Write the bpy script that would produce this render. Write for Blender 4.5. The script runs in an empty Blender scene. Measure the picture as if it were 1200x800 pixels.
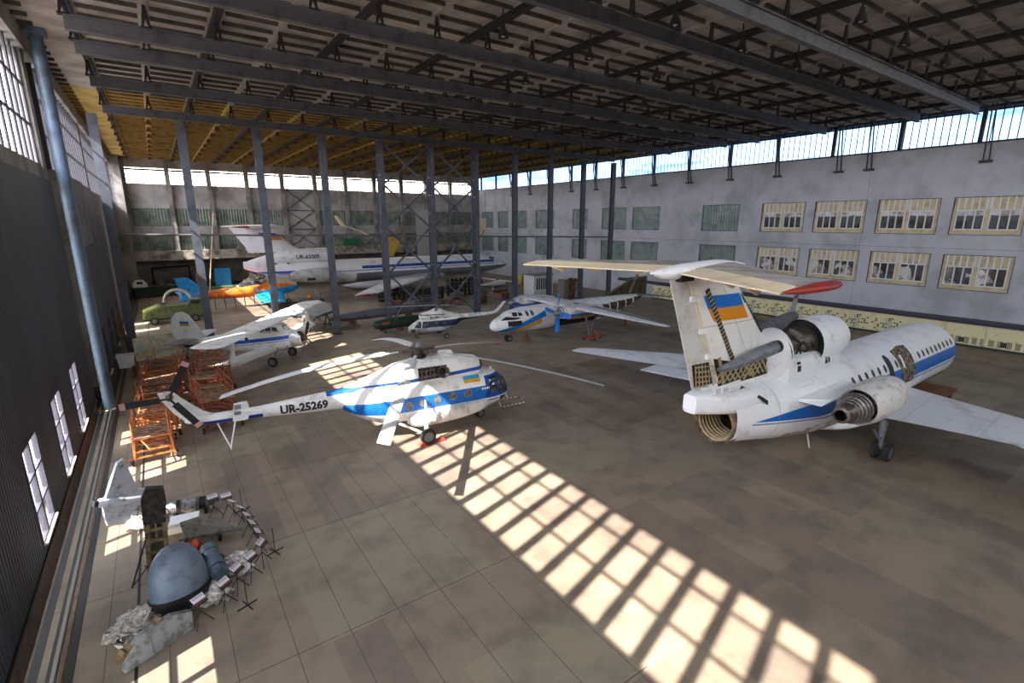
FRONT = 20.8  # lower edge of the fill-light strip added in the unseen end wall
import bpy, bmesh, math, random
from mathutils import Vector, Matrix
from mathutils.bvhtree import BVHTree
PI = math.pi; R = math.radians; rnd = random.Random(7)
SC = bpy.context.scene; COL = SC.collection

# ------------------------------------------------------------------ node expressions and materials
class E:
    nt = None
    def __init__(s, v): s.v = v
    @staticmethod
    def op(o, *a):
        n = E.nt.nodes.new('ShaderNodeMath'); n.operation = o
        for i, q in enumerate(a):
            q = q.v if isinstance(q, E) else q
            if isinstance(q, (int, float)): n.inputs[i].default_value = q
            else: E.nt.links.new(q, n.inputs[i])
        return E(n.outputs[0])
    def __add__(s, o): return E.op('ADD', s, o)
    __radd__ = __add__
    def __sub__(s, o): return E.op('SUBTRACT', s, o)
    def __rsub__(s, o): return E.op('SUBTRACT', o, s)
    def __mul__(s, o): return E.op('MULTIPLY', s, o)
    __rmul__ = __mul__
    def __truediv__(s, o): return E.op('DIVIDE', s, o)
    def __gt__(s, o): return E.op('GREATER_THAN', s, o)
    def __lt__(s, o): return E.op('LESS_THAN', s, o)
    def __and__(s, o): return E.op('MULTIPLY', s, o)
    def __or__(s, o): return E.op('MAXIMUM', s, o)
    def abs(s): return E.op('ABSOLUTE', s)
    def mod(s, o): return E.op('FLOORED_MODULO', s, o)
    def floor(s): return E.op('FLOOR', s)

def lin(c):
    return tuple(((v / 12.92) if v <= .04045 else ((v + .055) / 1.055) ** 2.4) for v in c)
def S(r, g, b): return lin((r / 255, g / 255, b / 255))

MATS = {}
def mat(name, col, rough=.5, metal=0., col2=None, ns=3., lo=.45, hi=.7, bump=0., bs=30., layers=(), alpha=None,
        emit=None, spec=.5, stretch=(1, 1, 1), detail=5., translucent=None, wave=None):
    """procedural material in object coordinates; layers = [(colour, f(x,y,z,noise)->mask)] paint markings in order"""
    m = bpy.data.materials.new(name); m.use_nodes = True; nt = m.node_tree; nt.nodes.clear(); E.nt = nt
    N = nt.nodes.new; L = nt.links.new
    out = N('ShaderNodeOutputMaterial'); bsdf = N('ShaderNodeBsdfPrincipled'); L(bsdf.outputs[0], out.inputs[0])
    tc = N('ShaderNodeTexCoord'); mp = N('ShaderNodeMapping'); L(tc.outputs['Object'], mp.inputs[0]); mp.inputs['Scale'].default_value = stretch
    no = N('ShaderNodeTexNoise'); L(mp.outputs[0], no.inputs['Vector']); no.inputs['Scale'].default_value = ns; no.inputs['Detail'].default_value = detail
    no.inputs['Roughness'].default_value = .62
    sx = N('ShaderNodeSeparateXYZ'); L(tc.outputs['Object'], sx.inputs[0])
    x, y, z = (E(sx.outputs[i]) for i in range(3)); nv = E(no.outputs['Fac'])
    def mix(a, b, f):
        n = N('ShaderNodeMix'); n.data_type = 'RGBA'
        for s_, q in ((0, f), (6, a), (7, b)):
            if isinstance(q, tuple): n.inputs[s_].default_value = (*q[:3], 1)
            elif isinstance(q, (int, float)): n.inputs[s_].default_value = q
            else: L(q, n.inputs[s_])
        return n.outputs[2]
    c = tuple(col)
    for lc, fn in layers:
        c = mix(c, tuple(lc), fn(x, y, z, nv).v)
    if col2 is not None:
        mr = N('ShaderNodeMapRange'); L(no.outputs['Fac'], mr.inputs[0]); mr.inputs[1].default_value = lo; mr.inputs[2].default_value = hi
        mr.interpolation_type = 'SMOOTHSTEP'
        if layers:   # dirt multiplies paint
            n = N('ShaderNodeMix'); n.data_type = 'RGBA'; n.blend_type = 'MULTIPLY'
            L(mr.outputs[0], n.inputs[0]); L(c, n.inputs[6])
            k = tuple(min(1, b / max(a, 1e-4)) for a, b in zip(col, col2)); n.inputs[7].default_value = (*k, 1); c = n.outputs[2]
        else: c = mix(c, tuple(col2), mr.outputs[0])
    def setc(sock):
        if isinstance(c, tuple): sock.default_value = (*c, 1)
        else: L(c, sock)
    setc(bsdf.inputs['Base Color'])
    bsdf.inputs['Roughness'].default_value = rough; bsdf.inputs['Metallic'].default_value = metal
    bsdf.inputs['Specular IOR Level'].default_value = spec
    if emit: bsdf.inputs['Emission Color'].default_value = (*emit[:3], 1); bsdf.inputs['Emission Strength'].default_value = emit[3]
    h = None
    if bump:
        nb = N('ShaderNodeTexNoise'); L(mp.outputs[0], nb.inputs['Vector']); nb.inputs['Scale'].default_value = bs; nb.inputs['Detail'].default_value = 4
        h = nb.outputs['Fac']
    if wave:   # (axis, period, strength): corrugated sheet
        a = dict(x=x, y=y, z=z)[wave[0]]
        w = E.op('SINE', a * (2 * PI / wave[1])); h = w.v if h is None else (E(h) * .2 + w * .5).v; bump = wave[2]
    if h is not None:
        bp = N('ShaderNodeBump'); L(h, bp.inputs['Height']); bp.inputs['Strength'].default_value = min(1, bump); bp.inputs['Distance'].default_value = .05
        L(bp.outputs[0], bsdf.inputs['Normal'])
    if alpha is not None:   # see-through share
        tr = N('ShaderNodeBsdfTransparent'); ms = N('ShaderNodeMixShader')
        setc(tr.inputs[0])
        ms.inputs[0].default_value = alpha; L(tr.outputs[0], ms.inputs[1]); L(bsdf.outputs[0], ms.inputs[2]); L(ms.outputs[0], out.inputs[0])
    MATS[name] = m
    return m

# ------------------------------------------------------------------ mesh builder
class MB:
    def __init__(s): s.v = []; s.f = []; s.mi = []; s.cur = 0
    def add(s, vs, fs):
        o = len(s.v); s.v += [tuple(v) for v in vs]
        for f in fs: s.f.append(tuple(o + i for i in f)); s.mi.append(s.cur)
        return s
    def box(s, c, d, M=None):
        p = [Vector((sx * d[0] / 2, sy * d[1] / 2, sz * d[2] / 2)) for sx in (-1, 1) for sy in (-1, 1) for sz in (-1, 1)]
        if M is not None: p = [M @ q for q in p]
        return s.add([q + Vector(c) for q in p], [(0, 1, 3, 2), (4, 6, 7, 5), (0, 4, 5, 1), (2, 3, 7, 6), (0, 2, 6, 4), (1, 5, 7, 3)])
    def b(s, x0, x1, y0, y1, z0, z1): return s.box(((x0 + x1) / 2, (y0 + y1) / 2, (z0 + z1) / 2), (abs(x1 - x0), abs(y1 - y0), abs(z1 - z0)))
    def beam(s, p, q, w, h=None, up=(0, 0, 1)):
        p, q = Vector(p), Vector(q); h = h or w; d = q - p; l = d.length; d.normalize()
        u = Vector(up)
        if abs(d.dot(u)) > .97: u = Vector((1, 0, 0))
        a = d.cross(u).normalized(); u = a.cross(d)
        M = Matrix((a, d, u)).transposed()
        return s.box((p + q) / 2, (w, l, h), M)
    def frame(s, d):
        d = Vector(d).normalized(); u = Vector((0, 0, 1)) if abs(d.z) < .95 else Vector((1, 0, 0))
        a = d.cross(u).normalized(); return a, d.cross(a).normalized()
    def tube(s, pts, r, n=8, caps=True, close=False):
        pts = [Vector(p) for p in pts]; rs = r if isinstance(r, (list, tuple)) else [r] * len(pts); rings = []; o = len(s.v)
        for i, p in enumerate(pts):
            d = (pts[min(i + 1, len(pts) - 1)] - pts[max(i - 1, 0)])
            if d.length < 1e-6: d = Vector((0, 0, 1))
            a, b = s.frame(d)
            if i and a.dot(pa) < 0 and abs(a.dot(pa)) > .5: a, b = -a, -b
            pa = a
            s.v += [tuple(p + rs[i] * (math.cos(2 * PI * k / n) * a + math.sin(2 * PI * k / n) * b)) for k in range(n)]
        m = len(pts)
        for i in range(m - 1):
            for k in range(n):
                k2 = (k + 1) % n; s.f.append((o + i * n + k, o + i * n + k2, o + (i + 1) * n + k2, o + (i + 1) * n + k)); s.mi.append(s.cur)
        if caps:
            s.f.append(tuple(o + k for k in range(n))[::-1]); s.f.append(tuple(o + (m - 1) * n + k for k in range(n))); s.mi += [s.cur] * 2
        return s
    def rings(s, rings, caps=(True, True), closed=True):
        o = len(s.v); n = len(rings[0])
        for r_ in rings: s.v += [tuple(p) for p in r_]
        for i in range(len(rings) - 1):
            for k in range(n if closed else n - 1):
                k2 = (k + 1) % n; s.f.append((o + i * n + k, o + i * n + k2, o + (i + 1) * n + k2, o + (i + 1) * n + k)); s.mi.append(s.cur)
        if caps[0]: s.f.append(tuple(o + k for k in range(n))[::-1]); s.mi.append(s.cur)
        if caps[1]: s.f.append(tuple(o + (len(rings) - 1) * n + k for k in range(n))); s.mi.append(s.cur)
        return s
    def lathe(s, prof, axis=(1, 0, 0), org=(0, 0, 0), n=20, caps=(False, False)):
        ax = Vector(axis).normalized(); a, b = s.frame(ax); org = Vector(org)
        return s.rings([[org + ax * t + r * (math.cos(2 * PI * k / n) * a + math.sin(2 * PI * k / n) * b) for k in range(n)] for t, r in prof], caps)
    def loft(s, secs, n=28, caps=(True, True), m=4):
        rr = []
        for x, zc, hw, ht, hb, e, yc in interp(secs, m):
            ring = []
            for k in range(n):
                a = 2 * PI * k / n; c, q = math.cos(a), math.sin(a)
                yy = hw * math.copysign(abs(c) ** (2 / e), c); zz = (ht if q > 0 else hb) * math.copysign(abs(q) ** (2 / e), q)
                ring.append((x, yc + yy, zc + zz))
            rr.append(ring)
        return s.rings(rr, caps)
    def foil(s, st, vert=False, n=9, caps=(True, True)):
        """stations (xLE, span, height, chord, thickness share)"""
        us = [(1 - math.cos(PI * k / n)) / 2 for k in range(n + 1)]
        rr = []
        for xl, y, z, c, t in st:
            th = lambda u: 5 * t * c * (.2969 * math.sqrt(u) - .126 * u - .3516 * u * u + .2843 * u ** 3 - .0995 * u ** 4)
            pts = [(u, th(u)) for u in us] + [(u, -th(u) * (1 if vert else .75)) for u in us[::-1][1:-1]]
            rr.append([(xl - u * c, y + h, z) if vert else (xl - u * c, y, z + h) for u, h in pts])
        return s.rings(rr, caps)
    def prism(s, poly, d0, d1, axis='y'):
        """poly of 2D points extruded along an axis"""
        f = dict(y=lambda a, b, d: (a, d, b), z=lambda a, b, d: (a, b, d), x=lambda a, b, d: (d, a, b))[axis]
        return s.rings([[f(a, b, d0) for a, b in poly], [f(a, b, d1) for a, b in poly]])
    def sphere(s, c, r, n=12, sc=(1, 1, 1)):
        m = n // 2
        return s.rings([[(c[0] + sc[0] * r * math.sin(PI * i / m) * math.cos(2 * PI * k / n), c[1] + sc[1] * r * math.sin(PI * i / m) * math.sin(2 * PI * k / n),
                          c[2] + sc[2] * r * math.cos(PI * i / m)) for k in range(n)] for i in [.02] + list(range(1, m)) + [m - .02]])
    def bvh(s): return BVHTree.FromPolygons([Vector(v) for v in s.v], s.f)
    def obj(s, name, m, parent=None, smooth=None, loc=None):
        me = bpy.data.meshes.new(name); me.from_pydata(s.v, [], s.f)
        for q in (m if isinstance(m, (list, tuple)) else [m]): me.materials.append(q)
        if any(s.mi): me.polygons.foreach_set('material_index', s.mi)
        bm = bmesh.new(); bm.from_mesh(me); bmesh.ops.recalc_face_normals(bm, faces=bm.faces); bm.to_mesh(me); bm.free()
        if smooth:
            me.polygons.foreach_set('use_smooth', [True] * len(me.polygons)); me.set_sharp_from_angle(angle=R(smooth))
        me.update()
        o = bpy.data.objects.new(name, me); COL.objects.link(o)
        if loc: o.location = loc
        if parent: o.parent = parent
        return o

def interp(secs, m):
    secs = [tuple(q) + (2.0,) * (6 - len(q)) + (0.,) if len(q) < 7 else tuple(q) for q in secs]
    if m <= 1: return secs
    n = len(secs); out = []
    xs = [q[0] for q in secs]
    def slope(j, i):
        if i == 0: return (secs[1][j] - secs[0][j]) / (xs[1] - xs[0])
        if i == n - 1: return (secs[-1][j] - secs[-2][j]) / (xs[-1] - xs[-2])
        a = (secs[i][j] - secs[i - 1][j]) / (xs[i] - xs[i - 1]); b = (secs[i + 1][j] - secs[i][j]) / (xs[i + 1] - xs[i])
        return 0 if a * b <= 0 else 2 * a * b / (a + b)
    for i in range(n - 1):
        h = xs[i + 1] - xs[i]
        for k in range(m):
            t = k / m
            # finer steps near blunt ends
            if i == 0: t = t ** 1.6
            if i == n - 2: t = 1 - (1 - t) ** 1.6
            row = [xs[i] + t * h]
            for j in range(1, 7):
                row.append((2 * t ** 3 - 3 * t * t + 1) * secs[i][j] + (t ** 3 - 2 * t * t + t) * h * slope(j, i) + (3 * t * t - 2 * t ** 3) * secs[i + 1][j] + (t ** 3 - t * t) * h * slope(j, i + 1))
            out.append(tuple(row))
    out.append(secs[-1]); return out

# ------------------------------------------------------------------ things
def tag(o, label, cat, group=None, kind=None):
    o['label'] = label; o['category'] = cat
    if group: o['group'] = group
    if kind: o['kind'] = kind
    return o
def thing(name, label, cat, loc=(0, 0, 0), rz=0, group=None, tilt=(0, 0)):
    o = bpy.data.objects.new(name, None); COL.objects.link(o); o.empty_display_size = .3
    o.location = loc; o.rotation_euler = (R(tilt[0]), R(tilt[1]), R(rz)); return tag(o, label, cat, group)
def struct(o): o['kind'] = 'structure'; return o
def kids(o): return [c for c in bpy.data.objects if c.parent == o]
def dup(root, loc, rz=None, label=None, group=None):
    def cp(o, par):
        c = o.copy(); COL.objects.link(c)
        if par: c.parent = par
        for k in kids(o): cp(k, c)
        return c
    r_ = cp(root, None); r_.location = loc
    if rz is not None: r_.rotation_euler = (root.rotation_euler[0], root.rotation_euler[1], R(rz))
    if label: r_['label'] = label
    if group: r_['group'] = group
    return r_

def rect(x0, x1, z0, z1): return [(x0, z0), (x1, z0), (x1, z1), (x0, z1)]
def ell(cx, cz, a, b, n=16): return [(cx + a * math.cos(2 * PI * k / n), cz + b * math.sin(2 * PI * k / n)) for k in range(n)]

def decal(name, polys, bvh, side, m, parent, off=.012, step=.15, axis='y', text=None, rot=0):
    """flat shapes (x,z) laid onto the surface a tree holds, seen from `side` (-1 / +1) along an axis"""
    bm = bmesh.new()
    if text:
        vs, fs = text_mesh(*text[:3]); x0, z0, flip = text[3:6]
        cr, sr = math.cos(R(rot)), math.sin(R(rot))
        bv = [bm.verts.new((x0 + (flip) * (a * cr - b * sr), 0, z0 + a * sr + b * cr)) for a, b in vs]
        for f in fs:
            try: bm.faces.new([bv[i] for i in f])
            except ValueError: pass
    for p in polys: bm.faces.new([bm.verts.new((a, 0, b)) for a, b in p])
    lo = [min(v.co[i] for v in bm.verts) for i in (0, 2)]; hi = [max(v.co[i] for v in bm.verts) for i in (0, 2)]
    for i, nrm in ((0, (1, 0, 0)), (1, (0, 0, 1))):
        k = max(1, int((hi[i] - lo[i]) / step))
        for q in range(1, k):
            c = lo[i] + (hi[i] - lo[i]) * q / k
            bmesh.ops.bisect_plane(bm, geom=bm.verts[:] + bm.edges[:] + bm.faces[:], plane_co=(c if i == 0 else 0, 0, c if i == 1 else 0), plane_no=nrm)
    last = side * 1.
    for v in bm.verts:
        if axis == 'y': o_, d = Vector((v.co.x, side * 40, v.co.z)), Vector((0, -side, 0))
        elif axis == 'x': o_, d = Vector((side * 60, v.co.x, v.co.z)), Vector((-side, 0, 0))
        else: o_, d = Vector((v.co.x, v.co.z, side * 40)), Vector((0, 0, -side))
        h, nn, _, _ = bvh.ray_cast(o_, d)
        if h is None:
            h, nn, _, _ = bvh.find_nearest(o_ + d * 39)
        if nn.dot(d) > 0: nn = -nn
        v.co = h + nn * off
    me = bpy.data.meshes.new(name); bm.to_mesh(me); bm.free(); me.materials.append(m)
    o = bpy.data.objects.new(name, me); COL.objects.link(o); o.parent = parent
    return o
TXT = {}
def text_mesh(s, size, bold=.012):
    if (s, size, bold) in TXT: return TXT[(s, size, bold)]
    cu = bpy.data.curves.new('t', 'FONT'); cu.body = s; cu.size = size; cu.offset = bold; cu.resolution_u = 3
    o = bpy.data.objects.new('t', cu); COL.objects.link(o)
    me = bpy.data.meshes.new_from_object(o.evaluated_get(bpy.context.evaluated_depsgraph_get()))
    r_ = ([(v.co.x, v.co.y) for v in me.vertices], [tuple(p.vertices) for p in me.polygons])
    bpy.data.objects.remove(o); bpy.data.curves.remove(cu); bpy.data.meshes.remove(me)
    TXT[(s, size, bold)] = r_; return r_

def wheel(parent, c, r, w, name='wheel', n=20):
    """tyre with a hub child, axle along local y"""
    t = MB().lathe([(-w / 2, r * .62), (-w / 2, r * .86), (-w * .32, r * .98), (0, r), (w * .32, r * .98), (w / 2, r * .86), (w / 2, r * .62), (-w / 2, r * .62)], (0, 1, 0), c, n)
    o = t.obj(name, M_tyre, parent, 40)
    MB().lathe([(-w * .42, .01), (-w * .5, r * .2), (-w * .38, r * .3), (-w * .46, r * .63), (w * .46, r * .63), (w * .38, r * .3), (w * .5, r * .2), (w * .42, .01)], (0, 1, 0), c, n).obj('hub', M_hub, o, 40)
    return o

# ------------------------------------------------------------------ shared materials
white = S(241, 241, 239); dirty = S(170, 160, 145)
M_white = mat('white_paint', white, .4, col2=S(186, 178, 166), ns=1.3, lo=.5, hi=.85)
M_cream = mat('cream_paint', S(226, 208, 172), .5, col2=S(176, 156, 124), ns=1.2, lo=.5, hi=.8)
M_blue = mat('blue_paint', S(14, 106, 190), .4, col2=S(14, 84, 156), ns=2)
M_dblue = mat('dark_blue_paint', S(24, 46, 110), .4)
M_yel = mat('yellow_paint', S(228, 160, 24), .5, col2=S(190, 130, 20), ns=3)
M_orange = mat('orange_paint', S(236, 122, 30), .5, col2=S(190, 84, 30), ns=2)
M_rust = mat('rust_orange_steel', S(160, 84, 44), .75, col2=S(110, 54, 30), ns=3, lo=.42, hi=.62)
M_rustb = mat('bright_orange_steel', S(206, 122, 56), .65, col2=S(150, 76, 34), ns=4, lo=.45, hi=.65)
M_dark = mat('dark_interior', S(30, 27, 25), .8, col2=S(62, 54, 46), ns=5)
M_black = mat('black_metal', S(22, 22, 23), .55)
M_tyre = mat('tyre_rubber', S(34, 33, 33), .85, col2=S(60, 57, 54), ns=6)
M_hub = mat('wheel_hub_paint', S(112, 112, 110), .5, metal=.3)
M_steel = mat('grey_steel', S(140, 140, 140), .4, metal=.7, col2=S(90, 84, 78), ns=6)
M_engine = mat('bare_engine_metal', S(120, 110, 100), .45, metal=.75, col2=S(66, 58, 50), ns=7)
M_glass = mat('cabin_glass', S(40, 46, 52), .08, col2=S(90, 96, 98), ns=3, spec=.8)
M_glassb = mat('pale_cabin_glass', S(120, 124, 122), .12, col2=S(64, 66, 68), ns=4, spec=.7)
M_red = mat('red_paint', S(150, 44, 34), .5, col2=S(110, 36, 30), ns=4)
M_chock = mat('chock_red_paint', S(198, 74, 52), .6)
M_grey = mat('grey_paint', S(120, 124, 130), .5, col2=S(84, 84, 86), ns=1.5)
M_olive = mat('olive_paint', S(96, 104, 62), .6, col2=S(60, 66, 42), ns=2)
M_green = mat('dark_green_paint', S(34, 62, 46), .6, col2=S(24, 40, 32), ns=2)
M_brown = mat('brown_timber', S(122, 78, 50), .75, col2=S(84, 52, 34), ns=3, stretch=(1, 1, 4))
M_lattice = mat('pale_primer_metal', S(172, 152, 112), .6, col2=S(120, 100, 70), ns=5)
# ================================================================== the hall
Y0, YB, XR, ZC = -18., 108., 65., 22.5
M_floor = mat('hangar_concrete_floor', S(142, 126, 105), .6, bump=.12, bs=9, ns=.55, col2=S(116, 103, 88), lo=.4, hi=.7, detail=9, layers=[
    (S(130, 115, 98), lambda x, y, z, n: (E.op('SINE', (x / 1.5 + .2).floor() * 12.9 + ((y - 1.) / 6.).floor() * 78.2) * 43.7).mod(1.) > .62),
    (S(148, 134, 112), lambda x, y, z, n: (E.op('SINE', (x / 3. + .2).floor() * 37.7 + ((y - 1.) / 3.).floor() * 17.3) * 91.7).mod(1.) > .8),
    (S(74, 65, 58), lambda x, y, z, n: (((x - .25).mod(1.5) < .02) | ((y - 1.1).mod(6.) < .028)) & (x < 9.6) & (n > .36)),
])
M_conc = mat('stained_concrete', S(152, 147, 140), .85, col2=S(92, 88, 82), ns=.5, lo=.35, hi=.75, bump=.3, bs=6)
M_kerb = mat('brown_concrete_kerb', S(92, 76, 64), .85, col2=S(60, 50, 42), ns=1.2)
M_leaf = mat('corrugated_blue_grey_sheet', S(50, 62, 76), .6, col2=S(34, 36, 40), ns=.35, lo=.4, hi=.65, stretch=(1, 1, .3), wave=('y', .24, 1.))
M_ply = mat('grey_ply_sheet', S(104, 104, 104), .8, col2=S(66, 64, 62), ns=.8)
M_bsteel = mat('blue_grey_steel', S(88, 106, 124), .5, col2=S(66, 72, 80), ns=.9)
M_col = mat('grey_column_paint', S(82, 86, 96), .55, col2=S(62, 62, 68), ns=1.2)
M_wallR = mat('blue_grey_rendered_wall', S(188, 191, 200), .85, col2=S(160, 162, 170), ns=.3, lo=.4, hi=.7, bump=.15, bs=4, layers=[
    (S(150, 152, 158), lambda x, y, z, n: ((y - 5.).mod(19.2) < .05) | ((z - 9.4).abs() < .03))])
M_wallB = mat('grey_panel_wall', S(178, 173, 168), .85, col2=S(138, 133, 128), ns=.4, lo=.4, hi=.7)
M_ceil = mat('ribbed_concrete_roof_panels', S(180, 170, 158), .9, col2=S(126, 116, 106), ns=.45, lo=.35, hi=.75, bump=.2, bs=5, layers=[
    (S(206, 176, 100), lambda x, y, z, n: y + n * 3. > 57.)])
M_slot = mat('dark_roof_purlin', S(44, 40, 38), .9)
M_gird = mat('grey_girder_paint', S(98, 98, 102), .6, col2=S(74, 72, 72), ns=1.)
M_mull = mat('dark_glazing_bar', S(58, 56, 62), .7)
M_clear = mat('dusty_clear_glass', S(236, 236, 242), .2, alpha=.06)
M_fros = mat('ribbed_glass_roof_light', S(140, 156, 174), .4, alpha=.1, col2=S(108, 130, 156), ns=.5, lo=.5, hi=.75, stretch=(1, .25, 2), layers=[
    (S(50, 58, 74), lambda x, y, z, n: y.mod(.62) < .09)])
M_clearB = mat('hazy_back_glass', S(236, 232, 228), .3, alpha=.1, ns=.4, col2=S(206, 196, 188))
M_gwin = mat('green_ribbed_glass', S(128, 148, 142), .35, col2=S(96, 116, 112), ns=.9, lo=.4, hi=.7, wave=('y', .4, .8))
M_gwinB = mat('green_ribbed_back_glass', S(132, 140, 122), .35, col2=S(82, 96, 88), ns=.6, lo=.4, hi=.65, wave=('x', .45, .8))
M_beige = mat('beige_window_panel', S(206, 192, 158), .7, col2=S(170, 156, 124), ns=1.5)
M_wwhite = mat('white_window_frame', S(226, 226, 224), .5)
M_office = mat('office_window_glass', S(86, 92, 96), .08, spec=1., col2=S(56, 52, 50), ns=.7, lo=.45, hi=.6, layers=[  # white band and blotches paint reflections and curtains into the glass
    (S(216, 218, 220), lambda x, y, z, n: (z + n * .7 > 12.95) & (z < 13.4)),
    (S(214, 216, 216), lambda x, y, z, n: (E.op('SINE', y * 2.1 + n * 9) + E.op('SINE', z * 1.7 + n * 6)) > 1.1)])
M_railst = mat('worn_rail_steel', S(120, 98, 76), .4, metal=.5, col2=S(80, 66, 54), ns=2)
M_pipe = mat('dark_pipe', S(58, 62, 68), .6)

def holed(mb, axis, p0, p1, u0, u1, z0, z1, holes):
    us = sorted({u0, u1} | {h[i] for h in holes for i in (0, 1) if u0 < h[i] < u1}); zs = sorted({z0, z1} | {h[i] for h in holes for i in (2, 3) if z0 < h[i] < z1})
    for a, b_ in zip(zs, zs[1:]):
        start = None
        for i, (c, d) in enumerate(zip(us, us[1:])):
            solid = not any(h[0] <= (c + d) / 2 <= h[1] and h[2] <= (a + b_) / 2 <= h[3] for h in holes)
            if solid and start is None: start = c
            if start is not None and (not solid or i == len(us) - 2):
                e = d if solid else c
                mb.b(p0, p1, start, e, a, b_) if axis == 'x' else mb.b(start, e, p0, p1, a, b_)
                start = None
    return mb

struct(MB().b(-5.6, 66, Y0, 122, -.4, 0).obj('floor', M_floor))
# ---- rails let into the floor by the sliding doors
k = 0
for nm, strips in (('trim_1', [(-4.02, -3.78), (-3.62, -3.42)]), ('trim_2', [(-4.75, -4.55), (-4.4, -4.2)])):
    o = MB()
    for a, c in strips: o.b(a, c, Y0, 107, 0, .012)
    o = struct(o.obj(nm, M_black))
    a, c = strips[0][1], strips[1][0]
    MB().b(a + .03, c - .03, Y0, 107, 0, .03).obj('rail', M_railst, o)
struct(MB().b(-2.06, -1.98, Y0, 107, 0, .008).obj('trim_3', M_black))

# ---- left wall: sliding doors in two planes, concrete band, glazing above
XL1, XL2 = -4.75, -4.1
wl = MB()
wl.b(-5.5, -5.2, Y0, YB, 0, .9); wl.b(-5.6, -5.3, YB, 118, 0, 6); wl.b(-5.3, -4.8, Y0, 40.2, 14.3, 15.2)
wl.b(-5.3, -4.6, 43.6, 66.5, 14.6, 15.2)
holed(wl, 'x', -5.3, -4.9, 66.5, YB, 0, 15.2, [(68, 69.4, 1, 4.6), (73, 74.4, 1, 4.6)])
wl.b(-5.4, -4.7, 40.2, 41.3, 0, ZC); wl.b(-5.6, -5.3, 41.3, 43.6, 0, ZC); wl.b(-5.4, -4.7, 66.2, 67.2, 0, ZC); wl.b(-5.6, -3.2, 105.5, YB, 0, ZC)
wl.b(-5.6, -4.5, Y0, YB, 21.25, ZC)
wl.b(-5.6, -5.3, 43.6, 66.5, 0, 14.6); wl.b(-5.5, -4.1, 44.5, 44.7, 0, 14.6)
struct(wl.obj('wall_left', M_conc))
kb = MB()
kb.prism([(-5.2, 0), (-4.45, 0), (-4.62, .75), (-5.2, .75)], Y0, 40, 'y'); kb.prism([(-5.2, 0), (-3.95, 0), (-4.05, .6), (-5.2, .6)], 43.6, 66.5, 'y')
struct(kb.obj('baseboard_left', M_kerb))

def glazing(name, x, y0, y1, z0, z1, step, bars, m_g, wy=.2, dx=.2):
    fr = MB(); n = max(1, round((y1 - y0) / step))
    for i in range(n + 1): y = y0 + (y1 - y0) * i / n; fr.b(x - dx / 2, x + dx / 2, y - wy / 2, y + wy / 2, z0, z1)
    for z in bars: fr.b(x - .05, x + .05, y0, y1, z - .06, z + .06)
    o = struct(fr.obj(name, M_mull)); MB().b(x - .012, x + .012, y0, y1, z0, z1).obj('pane', m_g, o); return o
glazing('window_1', -4.9, Y0, 40.2, 15.2, 21.25, 1.42, (17.3, 19.4), M_clear, .42, .07)
glazing('window_2', -4.85, 43.6, 66.2, 15.2, 21.25, 1.42, (17.3, 19.4), M_clear, .3, .26)
glazing('window_3', -4.9, 67.2, 105.5, 15.2, 21.25, 1.42, (17.3, 19.4), M_clear, .3, .26)

def door_leaf(name, x, y0, y1, z0, z1, wins, top=None):
    o = struct(holed(MB(), 'x', x - .12, x, y0, y1, z0, z1, wins).obj(name, M_leaf))
    for a, b_, c, d in wins:
        g = MB(); h = (b_ - a)
        for yy in (a, a + h * .45, b_): g.b(x - .14, x + .02, yy - (.05 if yy != a + h * .45 else .1), yy + (.05 if yy != a + h * .45 else .1), c, d)
        for q in range(4): zz = c + (d - c) * q / 3; g.b(x - .12, x + .02, a, b_, zz - .04, zz + .04)
        f = g.obj('window_frame', M_mull, o); MB().b(x - .07, x - .06, a, b_, c, d).obj('pane', M_clear, f)
        MB().b(x - .1, x + .12, a, b_, c - .08, c).obj('sill', M_cream, f)
    MB().b(x - .1, x + .05, y0, y1, z0 - .12, z0).obj('bottom_rail', M_black, o)
    return o
door_leaf('door_1', XL1 + .25, Y0, 40.0, .95, 14.3, [(y, y + 2.3, 1.35, 4.7) for y in (-8.6, -3., 2.6, 6.4, 11.8, 21.3, 27.0, 32.7)])
door_leaf('door_2', XL2, 44.6, 66.2, .7, 14.6, [(y, y + 1.8, 1., 4.4) for y in (46.2, 51.6, 57.0, 62.4)])
struct(MB().b(-4.1, -4.02, 44.5, 51.8, 10.4, 14.9).obj('trim_4', M_ply))
for i, (x, y, w) in enumerate(((-3.95, 40.75, .32),)):
    c = MB().lathe([(0, w), (ZC - .3, w)], (0, 0, 1), (x, y, 0), 20, (True, True)).obj('round_column', M_bsteel, None, 40)
    tag(c, 'round blue grey steel column between the tall sliding doors on the left', 'column')
    MB().b(x - .45, x + .45, y - .45, y + .45, ZC - .35, ZC).obj('cap_plate', M_bsteel, c)

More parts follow.
